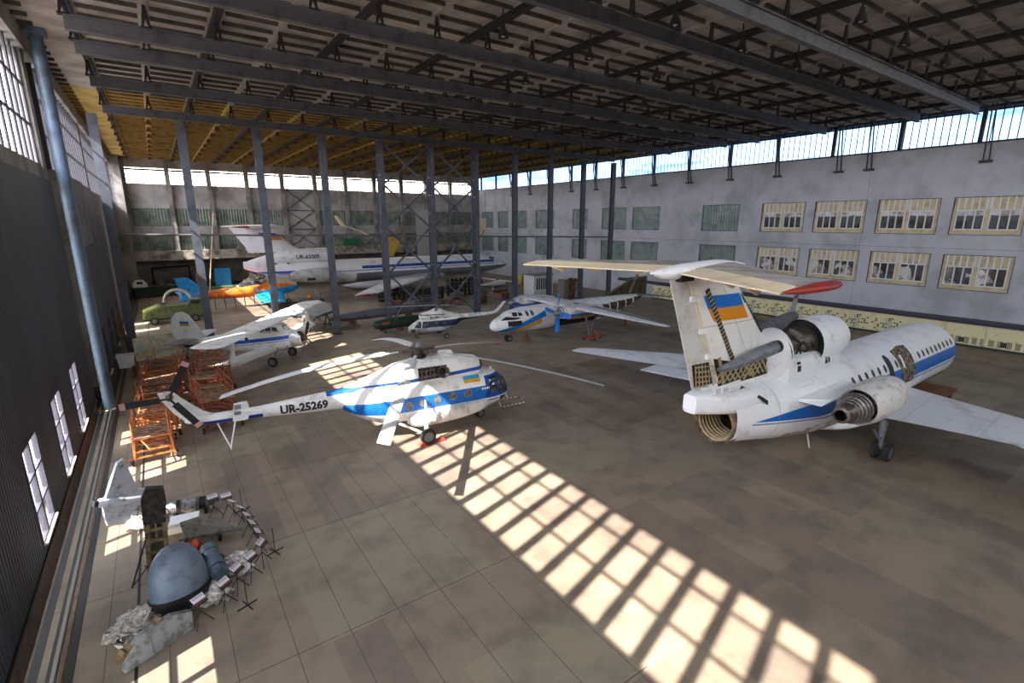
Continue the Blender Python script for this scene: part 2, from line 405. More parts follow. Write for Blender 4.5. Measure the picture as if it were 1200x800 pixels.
# ---- right wall
WIN = [(11.3, 16.6), (17.6, 23.0), (24.1, 29.5), (30.6, 36.0)]
GW = [(39.1, 44.8), (52.3, 57.9), (59.2, 64.9), (68.5, 72.6), (78., 84.), (87., 92.), (94., 98.), (100., 105.)]
holes = [(a, b_, c, d) for a, b_ in WIN + [(4.8, 10.2), (-2, 3.5)] + GW for c, d in ((5.4, 8.85), (10.75, 14.35))]
struct(holed(MB(), 'x', XR, XR + .5, Y0, YB + 10, 0, 19.3, holes).obj('wall_right', M_wallR))
nwin = 4
def office_window(y0, y1, z0, z1):
    global nwin; x = XR + .1; h = z1 - z0; w = y1 - y0; zt = z1 - h * .33
    holed_ = [(y0 + w * p, y0 + w * q, z0 + h * .15, zt - .05) for p, q in ((.07, .46), (.54, .93))]
    o = struct(holed(MB(), 'x', x, x + .12, y0, y1, z0, zt, holed_).b(x + .06, x + .16, y0, y1, zt, z1).obj('window_%d' % nwin, M_beige)); nwin += 1
    fr = MB(); gl = MB()
    for a, b_, c, d in holed_:
        for yy in (a, a + (b_ - a) / 3, a + (b_ - a) * 2 / 3, b_): fr.b(x - .06, x + .1, yy - .05, yy + .05, c, d)
        for zz in (c, d): fr.b(x - .06, x + .1, a - .05, b_ + .05, zz - .05, zz + .05)
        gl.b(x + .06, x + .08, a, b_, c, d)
        for i in range(5): yy = a + (b_ - a) * i / 4; fr.b(x - .03, x + .06, yy - .06, yy + .06, zt, z1)
    fr.b(x - .03, x + .06, y0 + w / 2 - .12, y0 + w / 2 - .04, zt, z1); fr.b(x - .03, x + .06, y0 + w / 2 + .04, y0 + w / 2 + .12, zt, z1)
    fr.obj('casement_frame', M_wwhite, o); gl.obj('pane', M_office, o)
    bd = MB()
    for a, b_, c, d in ((y0, y1, z0, z0 + .05), (y0, y1, z1 - .05, z1), (y0, y0 + .05, z0, z1), (y1 - .05, y1, z0, z1)): bd.b(XR - .02, XR + .2, a, b_, c, d)
    bd.obj('outer_frame', M_mull, o)
def green_window(y0, y1, z0, z1):
    global nwin; x = XR + .12
    o = MB()
    for a, b_, c, d in ((y0, y1, z0, z0 + .12), (y0, y1, z1 - .12, z1), (y0, y0 + .12, z0, z1), (y1 - .12, y1, z0, z1)): o.b(x - .08, x + .08, a, b_, c, d)
    o = struct(o.obj('window_%d' % nwin, M_bsteel)); nwin += 1
    MB().b(x, x + .05, y0, y1, z0, z1).obj('pane', M_gwin, o)
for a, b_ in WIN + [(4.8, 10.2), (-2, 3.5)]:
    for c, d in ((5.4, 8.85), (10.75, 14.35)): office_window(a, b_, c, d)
for a, b_ in GW:
    for c, d in ((5.4, 8.85), (10.75, 14.35)): green_window(a, b_, c, d)
fr = MB(); y = 15.6 - 6.4 * 5
while y < YB: fr.b(XR - .1, XR + .2, y - .16, y + .16, 19.3, ZC); y += 6.4
fr.b(XR - .1, XR + .3, Y0, YB, 19.2, 19.36); fr.b(XR - .1, XR + .3, Y0, YB, 22.3, ZC)
o = struct(fr.obj('window_%d' % nwin, M_mull)); nwin += 1
MB().b(XR + .05, XR + .07, Y0, YB, 19.3, 22.4).obj('pane', M_fros, o)
dr = MB().b(XR - .35, XR, Y0, 60, 2.25, 2.7); dr.tube([(XR - .45, Y0, 2.35), (XR - .45, 60, 2.35)], .1, 8)
struct(dr.obj('trim_5', M_pipe))
# slanting stays on the right wall, in pairs
stays = [14.8, 24.4, 27.4, 34.4, 40.8, 47.2, 53.6, 60., 66.4, 72.8, 79.2, 85.6, 92.]
for i, y in enumerate(stays):
    t = thing('roof_stay', 'pair of dark slanting steel stays between the roof and the upper right wall', 'roof brace', (XR, y, 17.6), 0, 'slanting stays above the right wall')
    for s in (-.22, .22): MB().beam((-.25, s, 0), (-1.1, s * .6, 4.9), .1, .14).obj('strut', M_pipe, t)
    MB().b(-.5, 0, -.45, .45, -.18, .05).obj('bracket', M_pipe, t)

# ---- unseen wall behind the viewer; open top strip added for fill light
struct(MB().b(-5.6, XR + .5, Y0 - .3, Y0, 0, FRONT).b(-5.6, XR + .5, Y0 - .3, Y0, 22.2, ZC).obj('wall_front', M_wallB))

# ---- back wall
PX = [3.1 + 6.1 * i for i in range(-1, 11)]
bays = list(zip(PX, PX[1:]))
holes = [(a + .35, c - .35, z0, z1) for i, (a, c) in enumerate(bays) if i != 4 for z0, z1 in ((7.1, 9.6), (11.3, 14.3))] + [(a + .3, c - .3, 18.3, 20.9) for a, c in bays]
wb = holed(MB(), 'y', YB, YB + .4, -5.5, XR + .5, 5.6, ZC, holes)
wb.b(-5.5, XR, 117.6, 118, 0, 6)
struct(wb.obj('wall_back', M_wallB))
for i, x in enumerate(PX):
    struct(MB().b(x - .35, x + .35, YB - .7, YB, 7.1, ZC - .3).obj('trim_%d' % (6 + i), M_conc))
struct(MB().b(-5.5, XR, YB - 1.6, YB + .6, 5.5, 7.1).b(-5.5, XR, YB + .4, 118, 5.4, 5.7).obj('trim_20', mat('stained_pale_ledge', S(176, 168, 154), .85, col2=S(104, 92, 80), ns=.7, lo=.4, hi=.62)))
for i, (a, c) in enumerate(bays):
    for z0, z1 in ((7.1, 9.6), (11.3, 14.3)):
        if i == 4: continue
        o = MB()
        for q in (a + .35, c - .45): o.b(q, q + .1, YB + .1, YB + .25, z0, z1)
        o = struct(o.obj('window_%d' % nwin, M_mull)); nwin += 1
        MB().b(a + .35, c - .35, YB + .18, YB + .22, z0, z1).obj('pane', M_gwinB, o)
    o = MB()
    for q in range(8): xx = a + .3 + (c - a - .6) * q / 7; o.b(xx - .05, xx + .05, YB + .1, YB + .22, 18.3, 20.9)
    for zz in (18.3, 19.6, 20.5): o.b(a + .3, c - .3, YB + .08, YB + .2, zz - .05, zz + .05)
    o.b(a + .3, c - .3, YB, YB + .2, 20.45, 20.75)
    o = struct(o.obj('window_%d' % nwin, M_mull)); nwin += 1
    MB().b(a + .3, c - .3, YB + .15, YB + .17, 18.3, 20.9).obj('pane', M_clearB, o)
a, c = bays[4]
g = MB()
for z0, z1 in ((7.1, 10.6), (10.6, 14.2), (14.2, 18.2)):
    g.beam((a + .4, YB - .2, z0), (c - .4, YB - .2, z1), .16); g.beam((a + .4, YB - .2, z1), (c - .4, YB - .2, z0), .16); g.b(a, c, YB - .3, YB - .1, z1 - .1, z1 + .1)
struct(g.obj('trim_21', M_gird))

# ---- ceiling: ribbed panels, dark purlins
SX = [-2.05 + 6.2 * i for i in range(0, 12)]
ce = struct(MB().b(-5.6, XR + .6, Y0, YB + .4, ZC, ZC + .3).obj('ceiling', M_ceil))
ri = MB(); y = Y0 + .5; j = 0
edges = [-5.5] + SX
while y < YB - .3:
    for i, (a, c) in enumerate(zip([-5.4] + SX, SX + [XR + .5])):
        l = c - a
        if l < 1: continue
        ri.b(a + .35, a + l * .46, y - .05, y + .05, ZC - .2, ZC)
        if l > 4: ri.b(a + l * .54, c - .35, y - .05, y + .05, ZC - .2, ZC)
    y += 1.5; j += 1
ri.obj('ribs', mat('shadow_toned_ribs', S(92, 84, 76), .9, ns=1., col2=S(62, 56, 50), layers=[(S(150, 122, 66), lambda x, y, z, n: y + n * 3. > 57.)]), ce)  # ribs coloured darker than the panels to paint in their shadows
pu = MB()
for x in SX: pu.b(x - .17, x + .17, Y0, YB, ZC - .3, ZC)
pu.obj('purlins', M_slot, ce)
sd = MB()
for i in range(len(SX) - 1):
    xm = (SX[i] + SX[i + 1]) / 2; sd.b(xm - .12, xm + .12, Y0, YB, ZC - .1, ZC)
sd.obj('panel_joints', M_ceil, ce)
hg = MB()
for yy in [62 + 5.2 * i for i in range(9)]:
    for x in [SX[0] + 3.1 * i for i in range(20)]:
        hg.prism([(x - .12, ZC - .2), (x + .12, ZC - .2), (x + .3, ZC - .65), (x - .3, ZC - .65)], yy - .1, yy + .1, 'y')
hg.obj('hanger_brackets', mat('rusty_bracket', S(96, 70, 40), .8), ce)

# ---- girders slung below the roof
GY = [14.2, 18.2, 25.9, 32.9, 36.9, 44.9, 55.0]
ORD = ['nearest', 'second nearest', 'third nearest', 'fourth nearest', 'fifth nearest', 'sixth nearest', 'farthest']
hm = None
for i, y in enumerate(GY):
    x1 = 57.2; t = thing('roof_girder', '%s of the long grey steel girders slung under the roof' % ORD[i], 'girder', (0, y, 20.9), 0, 'girders slung under the roof')
    g = MB().b(-2.1, x1, -.03, .03, -.2, .36).b(-2.1, x1, -.17, .17, -.26, -.2).b(-2.1, x1, -.17, .17, .34, .4)
    g.obj('i_beam', M_gird, t)
    for x in [SX[0] + 3.1 * q for q in range(20)]:
        if x > x1: continue
        if hm is None:
            hm = MB().prism([(-.07, 0), (.07, 0), (.2, -1.0), (.12, -1.0), (0, -.6), (-.12, -1.0), (-.2, -1.0)], -.05, .05, 'y').b(-.24, .24, -.18, .18, -1.06, -.98).obj('hanger', M_slot)
            h = hm
        else: h = hm.copy(); COL.objects.link(h)
        h.parent = t; h.location = (x, 0, 1.42)

# ---- the column row, its ties and braces
CX = [-2.9 + 6. * i for i in range(11)]
NTH = ['first', 'second', 'third', 'fourth', 'fifth', 'sixth', 'seventh', 'eighth', 'ninth', 'tenth', 'eleventh']
for i, x in enumerate(CX):
    t = thing('steel_column', '%s grey steel column from the left in the row across the hall' % NTH[i], 'column', (x, 55, 0), 0, 'columns in the row across the hall')
    big = i in (4, 5, 6)
    c = MB()
    for yy in ((-.3, .3) if big else (0,)):
        w = .33 if not big else .24
        c.b(-.035, .035, yy - .2, yy + .2, 0, 20.5); c.b(-w, w, yy - .22, yy - .16, 0, 20.5); c.b(-w, w, yy + .16, yy + .22, 0, 20.5)
    c.b(-.02, .02, -.2, .2, 0, 20.5)
    c.obj('shaft', M_col, t)
    MB().b(-.5, .5, -.5, .5, 0, .06).obj('base_plate', M_black, t)
    if big:
        q = MB()
        for zz in range(1, 21, 2): q.b(-.22, .22, -.3, .3, zz - .1, zz + .1)
        q.obj('batten_plates', M_col, t)
for i, lab in ((4, 'left'), (5, 'right')):
    t = thing('cross_brace', '%s tower of crossed steel braces between the middle columns' % lab, 'brace', (CX[i], 55, 0), 0, 'crossed braces between the middle columns')
    zs = [.6, 6.2, 11.4, 16., 20.3]
    for a, c in zip(zs, zs[1:]):
        for s in (-.07, .07):
            MB().beam((.25, s, a), (5.75, s, c), .1, .16).obj('diagonal', M_col, t); MB().beam((.25, s, c), (5.75, s, a), .1, .16).obj('diagonal', M_col, t)
        MB().b(2.75, 3.25, -.1, .1, (a + c) / 2 - .3, (a + c) / 2 + .3).obj('gusset', M_col, t)
tag(MB().tube([(-2.9, 55.3, 10.95), (57, 55.3, 9.75)], .09, 8).obj('tie_rod', M_gird), 'long thin grey tie rod running across the whole column row', 'tie rod')

# ---- pendant lamps
L0 = None
for (x, y) in [(15.9, 23.4), (21.9, 23.4), (28.3, 23.8), (15.0, 35.7), (43.5, 29.7), (46.3, 11.8), (52.4, 11.3), (33.7, 17.5), (28.6, 12.1), (27.8, 17.6), (34.1, 12.1), (40.2, 12.), (40, 17.6), (34.3, 23.8), (21.8, 17.4), (46, 17.6), (22, 29.7), (34, 29.7), (21.5, 35.8), (28, 35.8)]:
    if L0 is None:
        L0 = thing('pendant_lamp', 'dark bell shaped lamp hanging from the hangar roof', 'lamp', (x, y, 21.2), 0, 'bell lamps under the roof')
        MB().lathe([(.6, .05), (.58, .1), (.36, .13), (.22, .22), (-.05, .3), (-.07, .28), (.2, .2), (.36, .08)], (0, 0, 1)).obj('lamp_shade', mat('dark_lamp_shade', S(52, 48, 46), .5), L0, 50)
        MB().lathe([(.3, .02), (.28, .09), (.08, .12), (-.04, .08), (-.07, .01)], (0, 0, 1)).obj('bulb', mat('lamp_bulb', S(196, 186, 170), .2), L0, 50)
        MB().tube([(0, 0, .55), (0, 0, 1.3)], .04).obj('cord', M_black, L0)
    else: dup(L0, (x, y, 21.2))

# ---- yellow instrument boards along the right wall
def board_mat(name, kind):
    if kind == 'dial': ls = [(S(52, 54, 50), lambda x, y, z, n: ((E.op('SINE', (y * 4.).floor() * 12.9 + (z * 5.).floor() * 78.2) * 43758.).mod(1.) > .72) & ((y * 4.).mod(1.) > .25) & ((z * 5.).mod(1.) > .3) & ((z - 1.).abs() < .8)),
                             (S(70, 110, 130), lambda x, y, z, n: ((y - .2).abs() < .3) & ((z * 6.).mod(1.) > .5) & ((z - .95).abs() < .7) & ((y * 8).mod(1.) > .4))]
    else: ls = [(S(96, 94, 76), lambda x, y, z, n: ((z - .55).abs() < .4) & ((y * 1.6).mod(1.) > .35) & ((y * 9.).mod(1.) > .3)), (S(50, 48, 42), lambda x, y, z, n: ((z - .62).abs() < .25) & ((y - .3 + n * .3).abs() < .22))]
    return mat(name, S(226, 220, 172), .6, ns=2., col2=S(196, 188, 144), lo=.5, hi=.8, layers=ls)
M_bd = [board_mat('pale_yellow_dial_board', 'dial'), board_mat('pale_yellow_hatched_board', 'hatch')]
first = [None, None]
for i in range(17):
    y = 1.2 + 3.1 * i; kx = 0 if y > 17 else 1
    if first[kx] is None:
        t = thing('instrument_board', ['pale yellow board covered in small black dials along the right wall', 'pale yellow board with grey hatched drawings along the right wall'][kx], 'display board', (64.55, y, 0), 0, 'yellow boards along the right wall')
        MB().b(-.1, .05, -1.5, 1.5, .3, 2.1).obj('board', M_bd[kx], t)
        f = MB()
        for a, b_, c, d in ((-1.54, 1.54, .2, .3), (-1.54, 1.54, 2.1, 2.18), (-1.54, -1.48, .2, 2.18), (1.48, 1.54, .2, 2.18)): f.b(-.13, .06, a, b_, c, d)
        f.obj('frame', M_cream, t); MB().b(-.25, .1, -1.5, 1.5, 0, .2).obj('plinth', M_green, t)
        first[kx] = t
    else: dup(first[kx], (64.55, y, 0))
# ================================================================== big helicopter
def build_helicopter():
    t = thing('helicopter', 'large white helicopter with blue bands and registration UR-25269, in the middle of the hall', 'helicopter', (11.6, 25.9, 0), -7)
    skin = mat('helicopter_skin', S(239, 237, 231), .42, ns=1.1, lo=.48, hi=.8, col2=S(186, 176, 160), bump=.05, bs=3, layers=[
        (S(16, 104, 186), lambda x, y, z, n: (z < 2.42) & (z > 1.62 + 0 * x) & (x > -5.) & (x < 4.1) & (z > 1.62 - (x + 2.2) * .12)),
        (S(30, 84, 160), lambda x, y, z, n: (z > 1.42) & (z < 1.5) & (x < 4.6) & (x > 2.8)),
        (S(12, 70, 150), lambda x, y, z, n: (x > 3.7 + 0 * z) & (z < 2.95) & (z > 1.62)),
        (S(150, 140, 124), lambda x, y, z, n: (x.mod(1.35) < .012) & (n > .45)),
        (S(110, 102, 92), lambda x, y, z, n: ((x.mod(1.35) < .012) | ((z - 2.6).abs() < .006)) & (n > .62))])
    fz = MB().loft([(5.62, 1.72, .08, .08, .08), (5.45, 1.72, .62, .62, .5), (5.1, 1.76, .9, .98, .72), (4.6, 1.8, 1.12, 1.3, .92), (4.0, 1.82, 1.22, 1.44, 1.04, 2.3), (3., 1.85, 1.25, 1.45, 1.08, 2.5), (0, 1.85, 1.25, 1.5, 1.08, 2.5),
                    (-2., 1.9, 1.25, 1.48, 1.08, 2.4), (-3.2, 2.05, 1.12, 1.3, .85, 2.2), (-4.1, 2.25, .78, .95, .5), (-4.6, 2.4, .36, .6, .26), (-4.75, 2.45, .1, .3, .1)], 32)
    F = fz.bvh(); fus = fz.obj('fuselage', skin, t, 50)
    cw = MB().loft([(3.62, 3.5, .55, .42, .3, 2.6), (3.5, 3.5, .8, .55, .5, 2.8), (3.0, 3.5, .86, .64, .6, 2.8), (1.9, 3.5, .9, .8, .7, 2.6), (.2, 3.5, .92, .9, .7, 2.4), (-1.2, 3.5, .9, .72, .7, 2.2), (-2.3, 3.3, .72, .55, .6), (-3.4, 3.0, .6, .5, .6), (-4.4, 2.7, .56, .5, .58)], 28)
    cskin = mat('helicopter_cowl_skin', S(239, 237, 231), .42, ns=1.3, lo=.48, hi=.8, col2=S(186, 176, 160), layers=[
        (S(14, 82, 172), lambda x, y, z, n: (z < 3.42 + .045 * x) & (z > 3.2 + .045 * x)), (S(150, 142, 130), lambda x, y, z, n: (x.mod(1.1) < .012) & (n > .5))])
    CB = cw.bvh(); cow = cw.obj('engine_cowling', cskin, t, 50)
    MB().loft([(2.1, 4.3, .1, .1, .1), (1.95, 4.3, .36, .3, .2), (1.3, 4.3, .42, .34, .2), (.75, 4.35, .3, .12, .1), (.6, 4.3, .1, .05, .1)], 16).obj('fan_cover', cskin, cow, 50)
    for s in (-1, 1):
        MB().lathe([(.0, .27), (.1, .3), (.14, .25), (-.1, .2), (-.3, .02)], (1, 0, 0), (3.55, .42 * s, 3.62), 18).obj('air_intake', M_dark, cow, 50)
    decal('engine_bay', [rect(-.35, 1.35, 3.26, 3.95)], CB, -1, M_dark, cow, .015)
    bay = MB()
    for i, x in enumerate((-.2, .05, .3, .52)): bay.tube([(x, -1.0, 3.25), (x + .05, -.96, 3.7), (x + .1, -.82, 3.98)], .035, 6)
    bay.tube([(-.3, -.98, 3.45), (.7, -.98, 3.5)], .06, 8); bay.tube([(-.3, -.92, 3.75), (.6, -.92, 3.78)], .045, 8)
    bay.obj('engine_pipes', M_engine, cow, 50)
    e = MB().lathe([(-.3, .24), (.14, .36), (.2, .36), (.16, .3), (-.25, .12), (-.28, .01)], (0, -1, 0), (1.08, -.96, 3.62), 22).obj('exhaust_pipe', M_engine, cow, 50)
    MB().lathe([(.0, .1), (.12, .05), (.16, .005)], (0, -1, 0), (1.08, -.9, 3.62), 12).obj('cone', M_dark, e, 50)
    bskin = mat('helicopter_boom_skin', S(239, 237, 231), .42, ns=1.3, lo=.5, hi=.8, col2=S(190, 182, 168), layers=[
        (S(14, 82, 172), lambda x, y, z, n: (z < 3.42 + .045 * x) & (z > 3.2 + .045 * x) & (x > -5.25)),
        (S(20, 60, 150), lambda x, y, z, n: (z < 2.58) & (z > 2.36) & (x < -8.35))])
    bo = MB().loft([(-2.2, 3.0, .8, .7, .8), (-3.2, 2.8, .72, .68, .75), (-4.4, 2.6, .58, .58, .58), (-7., 2.59, .42, .4, .4), (-9., 2.59, .3, .28, .28), (-10.6, 2.6, .24, .28, .26), (-11.4, 2.66, .18, .22, .2), (-11.7, 2.7, .08, .1, .1)], 24)
    BB = bo.bvh(); boom = bo.obj('tail_boom', bskin, t, 50)
    decal('registration_mark', [], BB, -1, M_black, boom, .012, .08, text=('UR-25269', .56, .026, -7.55, 2.42, 1))
    MB().foil([(-10.1, 0, 2.7, 1.6, .16), (-10.9, 0, 3.1, 1.15, .18), (-11.7, 0, 3.9, .8, .2), (-12.0, 0, 4.25, .6, .2)], vert=True).obj('tail_fin', bskin, t, 50)
    for s in (-1, 1):
        st = MB().foil([(-8.9, s * .1, 2.75, .75, .12), (-9.0, s * 1.35, 2.78, .65, .12)], n=7).obj('stabilizer', mat('helicopter_white_%d' % s, S(239, 237, 231), .4), t, 50)
        MB().b(-9.6, -9.3, s * .35 - .25, s * .35 + .55, 2.81, 2.83).obj('walk_panel', M_grey, st)
    # tail rotor
    tr = MB().lathe([(-.15, .12), (.1, .16), (.25, .14), (.34, .05)], (0, -1, 0), (-12.1, -.25, 4.06), 14).obj('tail_rotor_hub', M_engine, t, 50)
    for a, l in ((62, 1.95), (183, 1.95), (-56, 1.95)):
        d = Vector((math.cos(R(a)), 0, math.sin(R(a)))); c = Vector((-12.1, -.5, 4.06))
        b = MB().beam(c + d * .35, c + d * l, .3, .05, up=(0, 1, 0)).beam(c, c + d * .4, .08, .08).obj('tail_rotor_blade', M_black, tr)
        MB().beam(c + d * (l - .3), c + d * (l - .08), .31, .06, up=(0, 1, 0)).obj('tip_band', mat('pink_tip_%d' % a, S(196, 150, 140), .5), b)
    for s in (-1, 1): MB().tube([(-9.6, s * .16, 2.35), (-9.95, 0, .95), (-9.95, 0, .85)], .035, 6).obj('tail_skid', M_white, t)
    MB().tube([(-10.4, 0, 2.4), (-9.95, 0, .9)], .035, 6).obj('tail_skid', M_white, t)
    # main rotor
    hub = MB().lathe([(-.55, .2), (-.2, .24), (0, .34), (.14, .34), (.2, .18), (.36, .16), (.44, .02)], (0, 0, 1), (0, 0, 4.72), 18).obj('rotor_hub', M_engine, t, 50)
    MB().sphere((0, 0, 5.1), .2, 12).obj('hub_cap', M_grey, hub, 60)
    for i, (az, zt) in enumerate(((15, 3.05), (84, 3.2), (158, 2.75), (-121.5, 3.9), (-50, 3.55))):
        a = R(az + 7); d = Vector((math.cos(a), math.sin(a), 0)); n_ = Vector((-d.y, d.x, 0))
        zf = lambda r: 4.78 - (4.78 - zt) * (r / 10.7) ** 1.7
        MB().beam(d * .2 + Vector((0, 0, 4.78)), d * 1.15 + Vector((0, 0, zf(1.1))), .2, .16).tube([d * .45 + n_ * .18 + Vector((0, 0, 4.62)), d * .9 + n_ * .2 + Vector((0, 0, 4.7)), d * 1.0 + n_ * -.1 + Vector((0, 0, 4.75))], .05, 6).obj('blade_grip', M_engine, hub, 40)
        rr = []; pitch = R(-11)
        for r_ in [1.1, 1.5, 1.9, 2.0] + [2.6 + .9 * q for q in range(9)] + [10.66]:
            ch = .2 if r_ < 1.55 else (.52 if r_ > 1.95 else .3); th = .055
            c = d * r_ + Vector((0, 0, zf(r_))); u = n_ * math.cos(pitch) + Vector((0, 0, math.sin(pitch))); w = Vector((0, 0, 1)) * math.cos(pitch) - n_ * math.sin(pitch)
            rr.append([c + u * ch * .35, c + u * ch * .2 + w * th * .6, c - u * ch * .1 + w * th * .5, c - u * ch * .65, c - u * ch * .1 - w * th * .4, c + u * ch * .2 - w * th * .5])
        bl = MB().rings(rr).obj('rotor_blade', mat('rotor_blade_paint_%d' % i, S(206, 206, 204), .45, ns=2, col2=S(168, 164, 158), lo=.5, hi=.75), t, 30)
    MB().tube([(0, 0, 4.), (0, 0, 4.8)], .16, 12).obj('rotor_mast', M_engine, hub)
    sw = MB().lathe([(0, .42), (.1, .44), (.12, .2)], (0, 0, 1), (0, 0, 4.42), 16)
    for q in range(5): a = R(q * 72 + 40); sw.tube([(.4 * math.cos(a), .4 * math.sin(a), 4.45), (.5 * math.cos(a + .3), .5 * math.sin(a + .3), 4.8)], .03, 6)
    sw.obj('swashplate', M_black, hub, 50)
    # cabin windows, cockpit glazing, flag
    for s in (-1, 1):
        for x, z in ((2.5, 2.12), (1.55, 2.1), (.6, 2.06), (-.25, 2.02), (-1.1, 1.98)):
            p = decal('porthole', [ell(x, z, .25, .25)], F, s, M_steel, t, .014)
            decal('pane', [ell(x, z, .2, .2)], F, s, M_glassb, p, .022)
        g1 = [(3.9, 1.92), (4.5, 1.92), (4.5, 2.84), (4.0, 2.84)]; g2 = [(4.57, 1.88), (5.32, 1.72), (5.12, 2.55), (4.57, 2.84)]
        for g in (g1, g2): decal('cockpit_window', [g], F, s, M_glass, t, .02)
        pb = [(4.75, 1.2), (5.1, 1.2), (5.2, 1.55), (4.75, 1.55)]; decal('lower_window', [pb], F, s, M_glass, t, .02)
    for g in ([(.06, 1.75), (.55, 1.75), (.5, 2.55), (.06, 2.62)], [(-.06, 1.75), (-.55, 1.75), (-.5, 2.55), (-.06, 2.62)], [(.06, 1.25), (.5, 1.3), (.55, 1.65), (.06, 1.65)], [(-.06, 1.25), (-.5, 1.3), (-.55, 1.65), (-.06, 1.65)]):
        decal('windscreen', [g], F, 1, M_glass, t, .02, axis='x')
    fl = decal('flag', [rect(2.35, 3.4, 2.9, 3.08)], F, -1, mat('turquoise_flag_paint', S(40, 150, 180), .5), t, .014); decal('yellow_half', [rect(2.35, 3.4, 2.72, 2.9)], F, -1, M_yel, fl, .014)
    decal('small_lettering', [rect(3.42 + .16 * i, 3.53 + .16 * i, 2.2, 2.32) for i in range(4)], F, -1, M_white, t, .016)
    # fuel tanks, gear
    for s in (-1, 1):
        tk = MB().loft([(3.95, 1.35, .03, .03, .03, 2, s * 1.2), (3.6, 1.32, .2, .26, .24, 2, s * 1.3), (2.8, 1.25, .3, .38, .36, 2, s * 1.38), (1.6, 1.18, .36, .45, .42, 2, s * 1.42), (-.2, 1.12, .38, .46, .44, 2, s * 1.42), (-.9, 1.1, .28, .34, .32, 2, s * 1.4), (-1.25, 1.1, .06, .08, .08, 2, s * 1.38)], 18).obj('fuel_tank', mat('tank_paint_%d' % s, S(216, 212, 202), .45, ns=1.5, col2=S(176, 164, 146), lo=.45, hi=.7, layers=[(S(150, 140, 126), lambda x, y, z, n: (x.mod(1.15) < .03))]), t, 50)
        MB().tube([(-.35, s * 2.2, .45), (-.4, s * 2.15, 2.3)], .075, 10).tube([(-.4, s * 2.15, 2.3), (-.4, s * 2.1, 2.5)], .05, 8).obj('shock_strut', M_white, t, 50)
        MB().tube([(-.4, s * 2.2, .5), (-.2, s * 1.0, .85)], .07, 8).tube([(-.4, s * 2.2, .5), (-1.6, s * .9, .9)], .07, 8).obj('axle_strut', M_white, t, 50)
        MB().tube([(-.4, s * 2.15, 2.2), (.2, s * 1.25, 1.75)], .04, 6).obj('brace_strut', M_grey, t)
        wheel(t, (-.4, s * 2.35, .45), .45, .3)
        wheel(t, (3.75, s * .2, .3), .3, .18, 'nose_wheel')
    MB().tube([(3.75, 0, .35), (3.85, 0, .95)], .08, 8).obj('nose_strut', M_white, t)
    st = [(5.0, -.75, .75), (5.2, -.8, .62)]
    pr = mat('red_white_striped_boom', S(239, 235, 229), .5, layers=[(S(120, 40, 34), lambda x, y, z, n: x.mod(.28) < .13)])
    MB().tube([(4.9, -.5, .95), (5.05, -.6, .6), (6.7, -.6, .62)], .03, 6).tube([(4.9, .5, .95), (5.05, .6, .6), (6.7, .6, .62)], .03, 6).tube([(6.7, -.6, .62), (6.9, 0, .62), (6.7, .6, .62)], .03, 6).obj('probe_boom', pr, t)
    MB().tube([(5.5, 0, 1.5), (5.65, 0, 1.15), (5.75, -.1, 1.0)], .05, 6).obj('wiper_arm', M_white, t)
    MB().tube([(-3., -.1, 3.6), (-3.1, -.1, 3.8), (-3.8, -.1, 3.75)], .02, 5).obj('antenna', M_black, t)
    MB().b(4.4, 4.5, -.3, -.26, 3.1, 3.3).obj('antenna', M_white, t)
    return t
build_helicopter()
for i, (dx, lab) in enumerate(((-.62, 'behind'), (.55, 'in front of'))):
    t = thing('wheel_chock', 'orange red wheel chock %s the main wheel of the large helicopter' % lab, 'wheel chock', (11.6 - .4 + dx, 25.9 + .05 - 2.35, 0), -7, 'chocks of the large helicopter')
    MB().prism([(-.24, 0), (.24, 0), (.05, .22), (-.05, .22)], -.16, .16, 'y').obj('wedge', M_chock, t); MB().tube([(0, -.16, .12), (.1, -.5, .03), (.2, -.6, .03)], .02, 5).obj('rope', M_chock, t)

